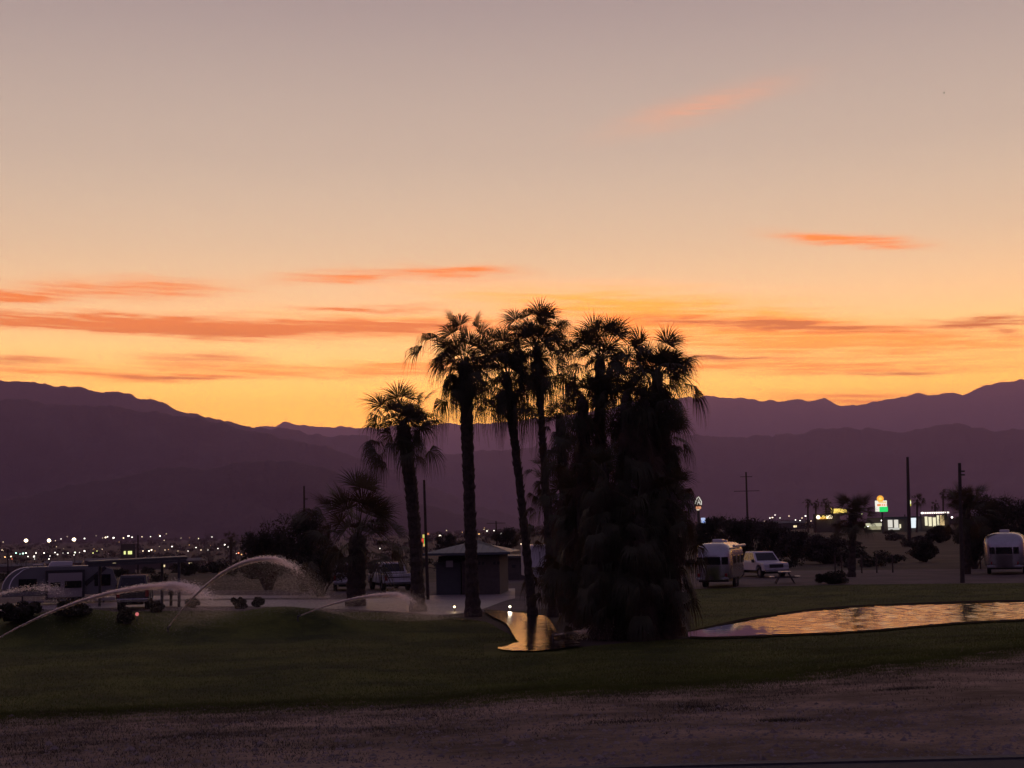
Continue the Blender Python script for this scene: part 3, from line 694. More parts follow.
# rounded boulders-like clipped shrubs along the left lot
GS = 'low clipped shrubs along the left lot'
for i, (px, b, w, top, lb) in enumerate([(125, 624, 17, 608, 'low dark clipped shrub before the dark parked vehicle'), (157, 613, 16, 601, 'low round shrub at the foot of the open shelter'),
                                 (193, 608, 14, 598, 'low round shrub just left of the tall water arc'), (239, 609, 15, 597, 'low dark shrub under the top of the tall water arc'), (258, 607, 13, 597, 'low dark shrub right of the one below the tall arc'),
                                 (20, 622, 46, 603, 'spreading shrub under the nose of the travel trailer'), (70, 616, 50, 601, 'spreading shrub hiding the wheels of the travel trailer')]):
    tree('clipped_shrub', lb, 'shrub', px, b, top, w, 240 + i, GS, nleaf=4500, size=.06, trunk_h=.02, nclump=22)
# scrub on the desert between camp and town
g = np.random.default_rng(77)
protos = []
SPOT = [(95, 'in the dark field behind the travel trailer'), (200, 'on the field behind the open shelter'), (345, 'behind the desert trees and young palm'), (690, 'behind the washroom'), (800, 'in the scrub left of the round-headed palm'), (900, 'on the open scrub before the station canopy'), (2000, 'on the open scrub below the station shop')]
for i in range(5):
    r = thing('scrub_bush', 'low dark desert bush', 'bush', (0, 0, 0), 0, 'desert bushes scattered over the scrubland')
    gg = np.random.default_rng(300 + i); C = gg.normal(0, .7, (9, 3)) * (1, 1, .25) + (0, 0, .55); V, Q = leaves(gg, C, np.full((9, 3), (.6, .6, .42)), 900, .13)
    V[:, 2] = np.maximum(V[:, 2], .02); bulk('foliage', V, Q, M_LEAF2 if i % 2 else M_LEAF, r)
    mb = MB(); [mb.tube([(0, 0, 0), c * .6, c], [.05, .03, .01], 4) for c in C]; mb.build('stems', M_TWIG, r); protos.append(r)
used = set()
for i in range(190):
    px = g.uniform(-10, 1034); d = 122 * (1 / max(.14, g.random())) ** .9
    s = g.uniform(.35, 1.15) * (1 + d / 900); k = i % 5
    o = protos[k] if k not in used else copy_tree(protos[k]); used.add(k)
    p = along(px, 530, d); o.location = (p.x, d, Hs(p.x, d)); o.rotation_euler.z = g.uniform(0, 6.28); o.scale = (s, s, s * g.uniform(.7, 1.1))
    o['label'] = ('wide ' if s > .95 else 'small ' if s < .6 else '') + ('grey-brown' if k % 2 else 'dark') + ' desert bush ' + next(t for q, t in SPOT if px < q)
# the far dark belt of trees at the foot of the mountains
g = np.random.default_rng(78); VV = []
for row, (d, hh) in enumerate([(800, 4.5), (1100, 6), (1600, 8), (2400, 10), (3600, 13)]):
    n = 260; xx = g.uniform(-.45, .45, n) * d; yy = d + g.uniform(-.12, .12, n) * d; sc_ = hh * g.uniform(.25, 1.0, n) ** 1.3
    C = np.stack([xx, yy, sc_ * .45 + H(xx, yy)], 1); Rr = np.stack([sc_ * 1.3, sc_ * 1.3, sc_ * .55], 1)
    V, Q = leaves(g, C, Rr, 14000, hh * .16); VV.append((V, Q))
V, Q = join(VV); V[:, 2] = np.maximum(V[:, 2], H(V[:, 0], V[:, 1]) + .05)
tag(bulk('far_treeline', V, Q, M_LEAF), 'dark belt of far trees and shrubs at the mountain foot', 'treeline', None, 'stuff')
# ------------------------------------------------------------------ materials for made things
M_WHITE = mat('white_paint', (.62, .60, .62), .35, var=.06, scale=1, coat=.3)
M_SILVER = mat('aluminium_skin', (.42, .42, .44), .22, metal=.9, var=.08, scale=1.5)
M_GREYW = mat('trailer_wall', (.15, .15, .155), .45, var=.06, scale=1)
M_PALEW = mat('trailer_pale_panel', (.30, .27, .27), .45, var=.06, scale=1)
M_GLASS = mat('dark_glass', (.012, .013, .016), .08, var=.1, scale=1)
M_TYRE = mat('tyre_rubber', (.02, .02, .02), .85, var=.2, scale=8)
M_RIM = mat('wheel_rim', (.35, .35, .36), .4, metal=.7, var=.1)
M_BLACK = mat('black_trim', (.02, .02, .022), .5, var=.2, scale=4)
M_DGREY = mat('dark_grey_metal', (.06, .06, .065), .55, var=.2, scale=4)
M_WOOD = mat('pole_wood', (.055, .042, .035), .9, var=.3, scale=5, bump=.5)
M_BLOCK = mat('block_wall', (.095, .08, .07), .9, var=.15, scale=4, bump=.4)
M_ROOF = mat('teal_metal_roof', (.065, .08, .095), .45, var=.1, scale=2)
M_REDL = mat('red_lens', (.25, .01, .01), .3, var=.1)
M_LENS = mat('clear_lens', (.5, .5, .5), .2, var=.05)
M_BROWN = mat('brown_slat', (.08, .06, .05), .85, var=.3, scale=3)
def lit(name, col, s): return mat('lit_' + name, (.02, .02, .02), emit=col, es=s)
def az_of(p): return -math.atan2(p[0], p[1])
def mpp(p): return p[1] / F            # metres per pixel at a point

def wheel(root, x, y, r, w, side=1):
    e = MB(); n = 20
    prof = [(r * .55, -w / 2), (r * .93, -w / 2), (r, -w * .3), (r, w * .3), (r * .93, w / 2), (r * .55, w / 2)]
    V = [(rr * math.cos(2 * math.pi * i / n), yy, rr * math.sin(2 * math.pi * i / n)) for i in range(n) for rr, yy in prof]; k = len(prof)
    e.add(V, [(i * k + j, i * k + (j + 1) % k, ((i + 1) % n) * k + (j + 1) % k, ((i + 1) % n) * k + j) for i in range(n) for j in range(k)])
    t = e.build('wheel', M_TYRE, root, smooth=True); t.location = (x, y, r)
    m = MB(); m.tube([(0, -w * .35, 0), (0, w * .35, 0)], r * .56, 16); m.tube([(0, side * w * .3, 0), (0, side * w * .45, 0)], r * .16, 8); m.build('rim', M_RIM, t)
    return t
def panel(mb, q, u0, u1, v0, v1, off=.006, th=.02):
    """thin slab set proud of a quad q (bl, br, tr, tl)"""
    q = [np.array(p, float) for p in q]
    n = np.cross(q[1] - q[0], q[3] - q[0]); n /= np.linalg.norm(n)
    def P(u, v): return (q[0] * (1 - u) + q[1] * u) * (1 - v) + (q[3] * (1 - u) + q[2] * u) * v
    c = [P(u0, v0), P(u1, v0), P(u1, v1), P(u0, v1)]
    mb.hexa([p + n * (off - th) for p in c] + [p + n * off for p in c])
def pickup(label, p, rz, paint, group=None, L=5.7, Wd=1.98, closed=False, name='pickup_truck'):
    r = thing(name, label, 'pickup truck' if not closed else 'truck', p, rz, group); w = Wd / 2; x0 = -L / 2; x1 = L / 2
    wr = .40; bx = x1 - .95; rx = x0 + 1.15
    def arch(cx): return [(cx - .52, .52), (cx - .42, .80), (cx - .18, .93), (cx + .18, .93), (cx + .42, .80), (cx + .52, .52)]
    prof = [(x0, .58)] + arch(rx) + arch(bx) + [(x1 - .03, .50), (x1, .85), (x1 - .10, 1.08), (x1 - 1.45, 1.16), (x0, 1.16)]
    b = MB(); b.prism(prof, -w, w); b.build('body', paint, r, bevel=.05)
    ca, cb = (x0 + (.1 if closed else 1.75)), x1 - 1.45
    ta, tb = ca + .28, cb - .80; wt = w - .20; zt = 1.88
    c = [(ca, -w + .03, 1.14), (cb, -w + .03, 1.14), (cb, w - .03, 1.14), (ca, w - .03, 1.14), (ta, -wt, zt), (tb, -wt, zt), (tb, wt, zt), (ta, wt, zt)]
    MB().hexa(c).build('cab', paint, r, bevel=.05)
    g = MB(); panel(g, (c[1], c[2], c[6], c[5]), .07, .93, .12, .86); g.build('windshield', M_GLASS, r)
    g = MB(); panel(g, (c[3], c[0], c[4], c[7]), .09, .91, .16, .84); g.build('rear_window', M_GLASS, r)
    for q in ((c[0], c[1], c[5], c[4]), (c[2], c[3], c[7], c[6])):
        for u0, u1 in ((.06, .47), (.52, .90)):
            g = MB(); panel(g, q, u0, u1, .14, .86); g.build('side_window', M_GLASS, r)
    for s in (-1, 1):
        MB().box((cb - .25, s * (w + .10), 1.22), (.14, .20, .24)).build('mirror', M_BLACK, r, bevel=.03)
        MB().box((x1 - .045, s * (w - .26), .86), (.10, .40, .18)).build('headlight', M_LENS, r, bevel=.02)
        MB().box((x0 + .02, s * (w - .12), .92), (.08, .18, .40)).build('taillight', M_REDL, r, bevel=.02)
        for xx in (rx, bx): wheel(r, xx, s * (w - .15), wr, .26, s)
    MB().box((x1 + .04, 0, .55), (.16, Wd * .96, .22)).build('bumper', M_SILVER, r, bevel=.04)
    MB().box((x0 - .06, 0, .56), (.18, Wd * .94, .20)).build('bumper', M_SILVER, r, bevel=.04)
    MB().box((x1 - .02, 0, .86), (.08, 1.1, .26)).build('grille', M_BLACK, r, bevel=.02)
    if not closed: 
        MB().box(((x0 + ca) / 2, 0, 1.163), (ca - x0 - .16, Wd - .22, .03)).build('bed_cover', M_BLACK, r)
        MB().box((x0 - .006, 0, .93), (.02, Wd - .52, .06)).build('tailgate_handle', M_BLACK, r)
    MB().box((0, 0, .42), (L * .8, Wd * .6, .25)).build('chassis', M_BLACK, r)
    return r

def rounded_trailer(label, p, rz, L=6.6, Wd=2.45, Hh=2.75, group=None, awning=False):
    """aluminium trailer with domed ends; +x is its rear, the end that faces the camera when rz = -90 degrees"""
    r = thing('silver_travel_trailer', label, 'travel trailer', p, rz, group)
    ns, nr = 32, 30; V = []; zc = .55
    def sect(f):
        # f 0..1 along length; domed ends
        x = (f - .5) * L; e = min(f, 1 - f) * L; q = min(1, e / 1.05); s = math.sqrt(max(0, 1 - (1 - q) ** 2.3)) if q < 1 else 1
        return x, s
    fs = list(1 - np.cos(np.linspace(0, np.pi, nr))); fs = [f / 2 for f in fs]
    for f in fs:
        x, s = sect(f); ww = Wd / 2 * (.42 + .58 * s); ht = (Hh - zc) * (.55 + .45 * s)
        if f in (fs[0], fs[-1]): pass
        for j in range(ns):
            a = 2 * math.pi * j / ns; cx, sz = math.cos(a), math.sin(a); ex = 2 / 4.2 if sz > 0 else 2 / 9
            ex2 = 2 / 3.6 if sz > 0 else 2 / 9
            yy = ww * abs(cx) ** ex2 * (1 if cx > 0 else -1); zz = abs(sz) ** ex * (1 if sz > 0 else -1)
            zmid = zc + (Hh - zc) * .42
            V.append((x, yy, zmid + (zz * (zc + ht - zmid) if zz > 0 else zz * (zmid - zc))))
    k = len(fs); Fc = [(i * ns + j, (i + 1) * ns + j, (i + 1) * ns + (j + 1) % ns, i * ns + (j + 1) % ns) for i in range(k - 1) for j in range(ns)] + [tuple(range(ns)), tuple(range((k - 1) * ns, k * ns))[::-1]]
    MB().add(V, Fc).build('shell', M_SILVER, r, smooth=True)
    def xs(y, z):  # end surface x at the rear dome
        best = L / 2
        for f in np.linspace(.5, 1, 60):
            x, s = sect(f); ww = Wd / 2 * (.42 + .58 * s); ht = (Hh - zc) * (.55 + .45 * s)
            if abs(y) > ww * .97 or z > zc + ht * .98: return x
        return L / 2
    for ya, yb in ((-.98, -.62), (-.54, .54), (.62, .98)):
        m = MB(); n = 6; P = []
        for i in range(n + 1):
            y = ya + (yb - ya) * i / n
            for z in (1.48, 1.70, 1.95):
                P.append((xs(y, z) + .035, y, z))
        Q = [(i * 3 + j, (i + 1) * 3 + j, (i + 1) * 3 + j + 1, i * 3 + j + 1) for i in range(n) for j in range(2)]
        P2 = [(x - .05, y, z) for x, y, z in P]; o_ = len(P)
        m.add(P + P2, Q + [tuple(i + o_ for i in f)[::-1] for f in Q]); m.build('end_window', M_GLASS, r)
    for s in (-1, 1):
        for xx, ww in ((-1.9, .9), (-.2, .7), (1.5, .9)): MB().box((xx, s * (Wd / 2 + .002), 1.75), (ww, .04, .5)).build('side_window', M_GLASS, r, bevel=.02)
        for xx in (-.35, .45): wheel(r, xx, s * (Wd / 2 - .2), .36, .22, s)
        MB().box((L / 2 - .10, s * .85, .85), (.10, .14, .2)).build('taillight', M_REDL, r, bevel=.02)
    MB().box((.9, -Wd / 2 - .004, 1.5), (.7, .04, 1.75)).build('door', M_SILVER, r, bevel=.02)
    MB().box((.3, 0, Hh + .08), (.95, .65, .26)).build('air_conditioner', M_WHITE, r, bevel=.06)
    MB().box((-1.7, 0, Hh + .05), (.5, .5, .14)).build('roof_vent', M_WHITE, r, bevel=.04)
    MB().box((L / 2 - .08, 0, .60), (.14, Wd * .86, .16)).build('bumper', M_SILVER, r, bevel=.03)
    MB().box((0, 0, .5), (L * .85, Wd * .8, .2)).build('chassis', M_BLACK, r)
    MB().tube([(-L / 2 + .1, .5, .5), (-L / 2 - 1.0, 0, .5), (-L / 2 + .1, -.5, .5)], .05, 6).build('tow_bar', M_BLACK, r)
    if awning:
        MB().tube([(-L * .36, Wd / 2 + .10, Hh - .22), (L * .36, Wd / 2 + .10, Hh - .22)], .09, 10).build('awning_roll', M_WHITE, r)
    return r
# right: end view, cut by the frame
p = at(1007, 573.5); rounded_trailer('silver round-ended travel trailer seen from behind at the right edge', p, az_of(p) - R(90) - R(2), Wd=2.5 * 1.12, Hh=40.5 * mpp(p))
# left: end on with its side catching the sky
p = at(721, 586.5); rt = rounded_trailer('silver round-ended travel trailer parked right of the palm clump', p, az_of(p) - R(90) + R(0), Wd=36 * mpp(p), Hh=43.5 * mpp(p), awning=True)
rt.rotation_euler.z = az_of(p) - R(90) - R(9)
# vehicles
p = at(387, 591.5); pickup('white pickup truck with its tailgate towards us, right of the young palm', p + Vector((0, 2.4, 0)), az_of(p) + R(90) + R(12), M_WHITE)
p = at(764, 578); pickup('white truck with a dark windshield parked right of the silver trailer', p + Vector((.2, 2.5, 0)), az_of(p) - R(90) + R(24), M_WHITE)
p = at(341, 592); pickup('white car half hidden behind the left side of the young palm', p + Vector((0, 3, 0)), az_of(p) + R(90), M_WHITE, L=4.5, Wd=1.8, closed=True, name='parked_car')['category'] = 'car'

p = at(124, 611); pickup('dark boxy vehicle parked right of the travel trailer, seen from behind', p + Vector((0, 2.2, 0)), az_of(p) + R(90) - R(4), mat('dark_paint', (.025, .025, .03), .3, var=.1, coat=.5), L=4.4, Wd=1.75, closed=True, name='parked_car')['category'] = 'car'
# travel trailer on the left, long side towards us
p = at(60, 604.5); s = mpp(p); zr = hgt(60, 566.5, p)
r = thing('travel_trailer', 'long low travel trailer with a curved light nose band, at the left edge', 'travel trailer', p, az_of(p) + R(2)); Lt = 110 * s; a = -Lt / 2
def X_(px): return (px - 60) * s
nose = [(a + .02, .55)] + [(a + 1.55 - 1.50 * math.cos(t), .95 + (zr - .95) * math.sin(t)) for t in np.linspace(.05, math.pi / 2, 10)]
prof = nose + [(Lt / 2 - .9, zr), (Lt / 2 - .30, zr - .25), (Lt / 2 - .04, zr - 1.0), (Lt / 2, .55)]
MB().prism(prof, 0, 2.4).build('body', M_GREYW, r, bevel=.04)
band = MB(); cur = nose[1:]; inn = [(x + (.42 if i < 6 else .42 - .1 * (i - 5)), z - (.0 if i < 4 else .03 + .05 * (i - 4) / 5)) for i, (x, z) in enumerate(cur)]
for i in range(len(cur) - 1):
    A, B, C_, D = cur[i], cur[i + 1], inn[i + 1], inn[i]
    band.hexa([(A[0] - .03, .30, A[1]), (B[0] - .03, .30, B[1] + .02), (C_[0], -.05, C_[1]), (D[0], -.05, D[1]), (A[0] - .03, .5, A[1]), (B[0] - .03, .5, B[1] + .02), (C_[0], .5, C_[1]), (D[0], .5, D[1])])
band.build('nose_band', mat('nose_band_white', (.85, .80, .80), .3, var=.03), r)
def tb(nm, x0, x1, y0, y1, m, off=.0, th=.05, par=None):
    z1 = hgt(60, y0, p); z0 = hgt(60, y1, p)
    return MB().box(((X_(x0) + X_(x1)) / 2, -off - th / 2, (z0 + z1) / 2), (X_(x1) - X_(x0), th, z1 - z0)).build(nm, m, par or r, bevel=.012)
so = tb('slide_out', 46, 83, 570, 599, M_BLACK, th=.35); tb('slide_panel', 48.5, 80.5, 573, 597, M_PALEW, off=.352, th=.03, par=so)
tb('window', 50.5, 60, 582, 586.5, M_GLASS, off=.384, par=so); tb('window', 64, 80, 581, 588, M_GLASS, off=.384, par=so)
w = tb('window', 21, 38, 578, 590, M_GLASS); w = tb('window', 92.5, 108, 575.5, 587, M_GLASS)
tb('skirt_stripe', 20, 45, 600, 602.5, M_PALEW, th=.02); tb('skirt_stripe', 84, 113, 599, 602, M_PALEW, th=.02)
sw = MB(); q0 = (X_(85), hgt(60, 585, p)); q1 = (X_(104), hgt(60, 570, p))
sw.hexa([(q0[0], -.02, q0[1] - .12), (q1[0], -.02, q1[1]), (q1[0] - .1, -.02, q1[1] + .18), (q0[0] - .2, -.02, q0[1] + .08), (q0[0], .01, q0[1] - .12), (q1[0], .01, q1[1]), (q1[0] - .1, .01, q1[1] + .18), (q0[0] - .2, .01, q0[1] + .08)]); sw.build('swoosh_stripe', M_BLACK, r)
MB().prism([(X_(49), zr + .002), (X_(72), zr + .002), (X_(72), zr + .27), (X_(52), zr + .30), (X_(50), zr + .16)], .8, 1.5).build('air_conditioner', M_WHITE, r, bevel=.04)
MB().box((X_(39), 1.1, zr + .13), (.55, .5, .05)).build('roof_vent', M_WHITE, r); MB().tube([(X_(39), 1.1, zr - .02), (X_(39), 1.1, zr + .12)], .03).build('vent_post', M_DGREY, r)
for xx in (.2, 1.0): wheel(r, xx, .18, .36, .24, -1); wheel(r, xx, 2.2, .36, .24, 1)
for xx in (a + 1.2, Lt / 2 - .8): MB().tube([(xx, .25, 0), (xx, .25, .56)], .05).build('jack', M_DGREY, r)

# open shelter right of it
p = at(150, 608); s = mpp(p); zr = hgt(150, 560, p)
r = thing('picnic_shelter', 'open flat-roofed picnic shelter on thin posts right of the travel trailer', 'shelter', p, az_of(p))
MB().box((-12 * s, 1.8, zr), (96 * s, 3.8, .16), ry=R(-1.5)).build('roof', M_DGREY, r, bevel=.03)
MB().box((-12 * s, -.08, zr - .16), (94 * s, .12, .14), ry=R(-1.5)).build('roof_beam', M_DGREY, r)
for xx, yy in ((12, 3.4), (28, .1), (-50, 3.4)): MB().tube([(xx * s, yy, -.05), (xx * s, yy, zr)], .085, 8).build('post', M_DGREY, r)
# utility pedestal
p = at(171, 606); r = thing('utility_pedestal', 'small post with a pale meter box beside the shelter posts', 'utility post', p, az_of(p))
MB().box((0, 0, .55), (.16, .14, 1.1)).build('post', M_WOOD, r, bevel=.01); MB().box((0, -.06, 1.05), (.32, .14, .28)).build('meter_box', M_WHITE, r, bevel=.02); MB().box((0, -.02, .72), (.3, .1, .2)).build('outlet_box', M_DGREY, r, bevel=.02)
p = at(137, 622); r = thing('reflector_stake', 'short stake with a round red reflector on the left lawn edge', 'reflector', p, az_of(p))
MB().tube([(0, 0, 0), (0, 0, .3)], .02, 6).build('stake', M_DGREY, r); MB().tube([(0, -.03, .3), (0, .03, .3)], .07, 12).build('reflector_disc', lit('reflector', (1, .25, .25), .6), r)  # disc is no lamp; the light it throws back is given as own glow

# washroom building
p = at(470, 595); s = mpp(p)
r = thing('washroom_building', 'small block washroom with a hipped metal roof behind two palms', 'building', p, az_of(p) + R(-8))
def Z_(y): return hgt(470, y, p)
wz = Z_(556); e = Z_(552.5); pk = Z_(540.5)
x0, x1 = -33 * s, 30 * s; dd = 4.6
MB().box(((-4 * s + x1) / 2, dd / 2, wz / 2), (x1 + 4 * s, dd, wz)).build('wall', M_BLOCK, r, bevel=.02)
MB().box(((x0 - 7 * s) / 2 - 2 * s, dd / 2 + .15, wz * .42), (abs(x0) - 8 * s, dd - .3, wz * .84)).build('wall', mat('painted_block', (.07, .075, .08), .85, var=.1, scale=3, bump=.3), r, bevel=.02)
MB().box(((x0 - 7 * s) / 2 - 2 * s, dd / 2 + .5, wz * .92), (abs(x0) - 9 * s, dd - 1.2, wz * .15)).build('clerestory', M_BLACK, r)
ov = .75; A = [(x0 - ov, -ov, e), (x1 + ov, -ov, e), (x1 + ov, dd + ov, e), (x0 - ov, dd + ov, e)]; rl = (x1 - x0) / 2 - dd / 2
mx = (x0 + x1) / 2; rd = [(mx - rl, dd / 2, pk), (mx + rl, dd / 2, pk)]
m = MB(); m.add(A + rd + [(x, y, z - .14) for x, y, z in A], [(0, 1, 5, 4), (1, 2, 5), (2, 3, 4, 5), (3, 0, 4), (6, 7, 1, 0), (7, 8, 2, 1), (8, 9, 3, 2), (9, 6, 0, 3), (9, 8, 7, 6)])
seam = m
for i in range(13):
    x = x0 - ov + (x1 - x0 + 2 * ov) * (i + .5) / 13; f = max(0, min(1, min((x - A[0][0]) / (rd[0][0] - A[0][0]), (A[1][0] - x) / (A[1][0] - rd[1][0]))))
    seam.tube([(x, -ov, e + .02), (x, -ov + (dd / 2 + ov) * f, e + (pk - e) * f + .02)], .02, 4)
m.build('roof', M_ROOF, r)
for xx in (10, 14, 25, 29): MB().box((xx * s, -.012, Z_(563.5)), (2.4 * s, .05, 3 * s)).build('vent_window', M_BLACK, r)
MB().box((-6 * s, .12, Z_(595) + 1.05), (4 * s, .06, 2.1)).build('door', mat('door_brown', (.07, .05, .045), .7), r, bevel=.01)
MB().box((-20 * s, -.02, 1.9 * 1.0), (7 * s, .05, .4)).build('sign_panel', M_PALEW, r, bevel=.01)

# pale trailer behind the slim palm
p = at(543, 586); s = mpp(p); r = thing('box_trailer', 'pale boxy trailer half hidden between the slim palm and the clump', 'trailer', p, az_of(p) + R(8))
ht = hgt(543, 545, p); MB().box((0, 2.5, ht / 2 + .3), (24 * s, 5.5, ht - .6)).build('body', M_WHITE, r, bevel=.06)
MB().box((-3 * s, -.262, 1.45), (.05, .03, ht * .65)).build('door_seam', M_DGREY, r); MB().box((5 * s, -.262, ht * .72), (5 * s, .03, 3 * s)).build('window', M_GLASS, r, bevel=.01); MB().box((6 * s, -.262, 1.0), (3 * s, .03, 4 * s)).build('hatch', M_GREYW, r, bevel=.01)
for xx in (-.7, .7): wheel(r, xx, .15, .34, .22, -1)
# low wall behind the washroom
p = at(510, 580); s = mpp(p); r = thing('low_building', 'long low building with a row of small openings right of the washroom', 'building', p, az_of(p)); ht = hgt(510, 558, p)
MB().box((0, 3, ht / 2), (50 * s, 6, ht)).build('wall', M_BLOCK, r); MB().box((0, 3, ht + .08), (52 * s, 6.6, .16)).build('roof', M_DGREY, r)
for i in range(6): MB().box(((i * 8 - 20) * s, -.01, ht * .62), (3.5 * s, .04, 3 * s)).build('window', M_BLACK, r)

# picnic table by the truck
p = at(785, 583.5); r = thing('picnic_table', 'picnic table with pale benches on the gravel right of the white truck', 'picnic table', p, az_of(p) + R(90) + R(3))
MB().box((0, 0, .76), (1.8, .78, .06)).build('table_top', M_PALEW, r, bevel=.01)
for sgn in (-1, 1):
    MB().box((0, sgn * .84, .46), (1.8, .32, .05)).build('bench', M_PALEW, r, bevel=.01)
    f = MB(); f.tube([(sgn * .65, -.62, 0), (sgn * .65, -.22, .74)], .035, 6); f.tube([(sgn * .65, .62, 0), (sgn * .65, .22, .74)], .035, 6); f.tube([(sgn * .65, -.84, .42), (sgn * .65, .84, .42)], .035, 6); f.build('leg_frame', M_DGREY, r)

# poles
def pole(label, px, base, top, d=None, r0=.15, arms=(), group='tall wooden poles', name='wooden_pole', bx=None, fittings=()):
    bpx = bx if bx is not None else px
    p = at(bpx, base) if d is None else along(bpx, base, d); p = Vector(p); 
    if d: p.z = float(H(p.x, p.y))
    t = along(px, top, p.y); r = thing(name, label, 'pole', p, 0, group); v = t - p
    MB().tube([(0, 0, -.1), (v.x * .5, 0, v.z * .5), (v.x, 0, v.z)], [r0, r0 * .85, r0 * .65], 10).build('shaft', M_WOOD, r)
    for f, half in arms: MB().box((v.x * f, -.12, v.z * f), (2 * half, .12, .14)).build('crossarm', M_WOOD, r)
    for f in fittings: MB().box((v.x * f + .16, 0, v.z * f), (.30, .08, .10)).build('bracket', M_DGREY, r)
    return r
pole('slim dark pole between the thick palm and the washroom', 424, 600, 480, r0=.10, bx=428)
pole('thin pole rising behind the desert trees left of the young palm', 304, 590, 486, d=120, r0=.11, bx=305, fittings=(.86,))
pole('tall plain wooden pole in front of the fuel station', 907.5, 545, 457, d=240, r0=.34, bx=909.5, fittings=(.35,))
pole('wooden pole in front of the round-headed palm on the right', 959.5, 583, 463, r0=.15, bx=962.5, fittings=(.93, .90))
pole('utility pole with two crossarms behind the brush thicket', 746, 535, 472, d=330, r0=.28, bx=748, arms=((.72, 3.0), (.93, 1.4)))
pole('small far utility pole with one crossarm above the washroom roof', 496, 545, 521, d=330, r0=.22, bx=497, arms=((.93, 2.2),))
pole('short dark pole in front of the town lights on the left', 138, 562, 535, d=190, r0=.14)
pole('faint thin pole far left among the town lights', 8, 566, 549, d=200, r0=.12)
# fence posts in the right scrub
GF = 'fence posts along the right gravel road'
proto = None
for i, px in enumerate([835.5, 842, 862, 877, 893, 975, 981, 1016]):
    d = 112 if px > 950 else 108; p = along(px, 575, d); p.z = float(H(p.x, p.y))
    if proto is None:
        proto = thing('fence_post', 'slim pale fence post beside the right gravel road', 'fence post', p, 0, GF); MB().tube([(0, 0, -.05), (0, 0, 1.3)], .06, 8).build('post', M_BROWN, proto); MB().sphere((0, 0, 1.32), .075, 8, 5).build('cap', M_BROWN, proto); q_ = proto
    else: q_ = copy_tree(proto); q_.location = p
    tag(q_, 'slim fence post standing in the scrub beside the right gravel road')

# little lamps in camp
def path_lamp(label, px, base, top, col, name='path_light'):
    p = at(px, base); h = max(.25, hgt(px, top, p)); r = thing(name, label, 'lamp', p, 0, 'low path lights by the stream pool')
    MB().tube([(0, 0, 0), (0, 0, h - .08)], .03, 8).build('post', M_DGREY, r); MB().sphere((0, 0, h), (.06, .06, .05), 10, 6).build('lamp_head', lit(name + '%d' % px, col, 5), r)
    MB().tube([(0, 0, h + .06), (0, 0, h + .09)], .11, 10).build('cap', M_DGREY, r)
    l = bpy.data.lights.new('lamp_light', 'POINT'); l.energy = 3; l.color = col; l.shadow_soft_size = .1; lo = bpy.data.objects.new('lamp_light', l); COL.objects.link(lo); lo.parent = r; lo.location = (0, -.15, h)
path_lamp('glowing low path light on the pale paving before the tall palm', 454.5, 612, 607, (1.0, .72, .40))
path_lamp('brightest low path light, on the bank just above the stream pool', 510, 612, 608, (1.0, .86, .62))

# town
def town_light(label, px, py, size, col, d, s=8, pole_=True, group='lights of the town at the mountain foot', name='street_light', cat='street light'):
    c = along(px, py, d); zg = Hs(c.x, d)
    while c.z - zg < 2.0 and d > 140: d *= .93; c = along(px, py, d); zg = Hs(c.x, d)
    h = max(.8, c.z - zg); rr = size * d / F / 2
    r = thing(name, label, cat, (c.x, d, zg), 0, group)
    MB().sphere((0, 0, h), (rr, rr, rr * .8), 8, 6).build('lamp_head', lit('%s_%d' % ('%.2f_%.2f_%.2f' % col, s), col, s), r)
    MB().tube([(0, rr, 0), (0, rr, h)], rr * .12 + .03, 6).build('post', M_DGREY, r)
WARM = (1, .78, .50); WH = (1, .93, .82); GRN = (.55, 1, .80); REDC = (1, .18, .08); ORG = (1, .55, .2)
for px, py, lb in [(26, 540.5, 'leftmost of three bright floodlights above the travel trailer'), (49, 540.5, 'middle one of three bright floodlights above the travel trailer'), (74, 539.5, 'rightmost and largest of three bright floodlights above the travel trailer')]:
    town_light(lb, px, py, 3.6, WARM, 600, 14, name='floodlight', cat='floodlight', group='bright floodlights on the left')
g = np.random.default_rng(5)
L1 = [(84.5, 538.5, 2), (61, 539, 1), (105.5, 537.5, 1.8), (107.5, 536.8, 1.8), (113.5, 537.8, 2.2), (123.5, 538, 1.8), (128.5, 536, 2.2), (132, 537.2, 1.8), (142, 536.8, .9), (150.5, 536.7, 1.3), (160, 536, 1.6), (212, 537, .9), (181, 538, .7), (3, 542, 1)]
ORD = 'leftmost,second,third,fourth,fifth,sixth,seventh,eighth,ninth,tenth,eleventh,twelfth,thirteenth,fourteenth,fifteenth,sixteenth,seventeenth,eighteenth,nineteenth,twentieth'.split(',')
def ordinal(k): return ORD[0] if k == 0 else ORD[k] + ' from the left'
for k_, (a_, b_, c_) in enumerate(sorted(L1)): town_light('small white light, %s in the upper row of far town lights' % ordinal(k_), a_, b_, c_ * .8, WH if k_ % 3 else WARM, 1500, 4.5 if k_ % 2 else 2.5, group='upper row of far town lights')
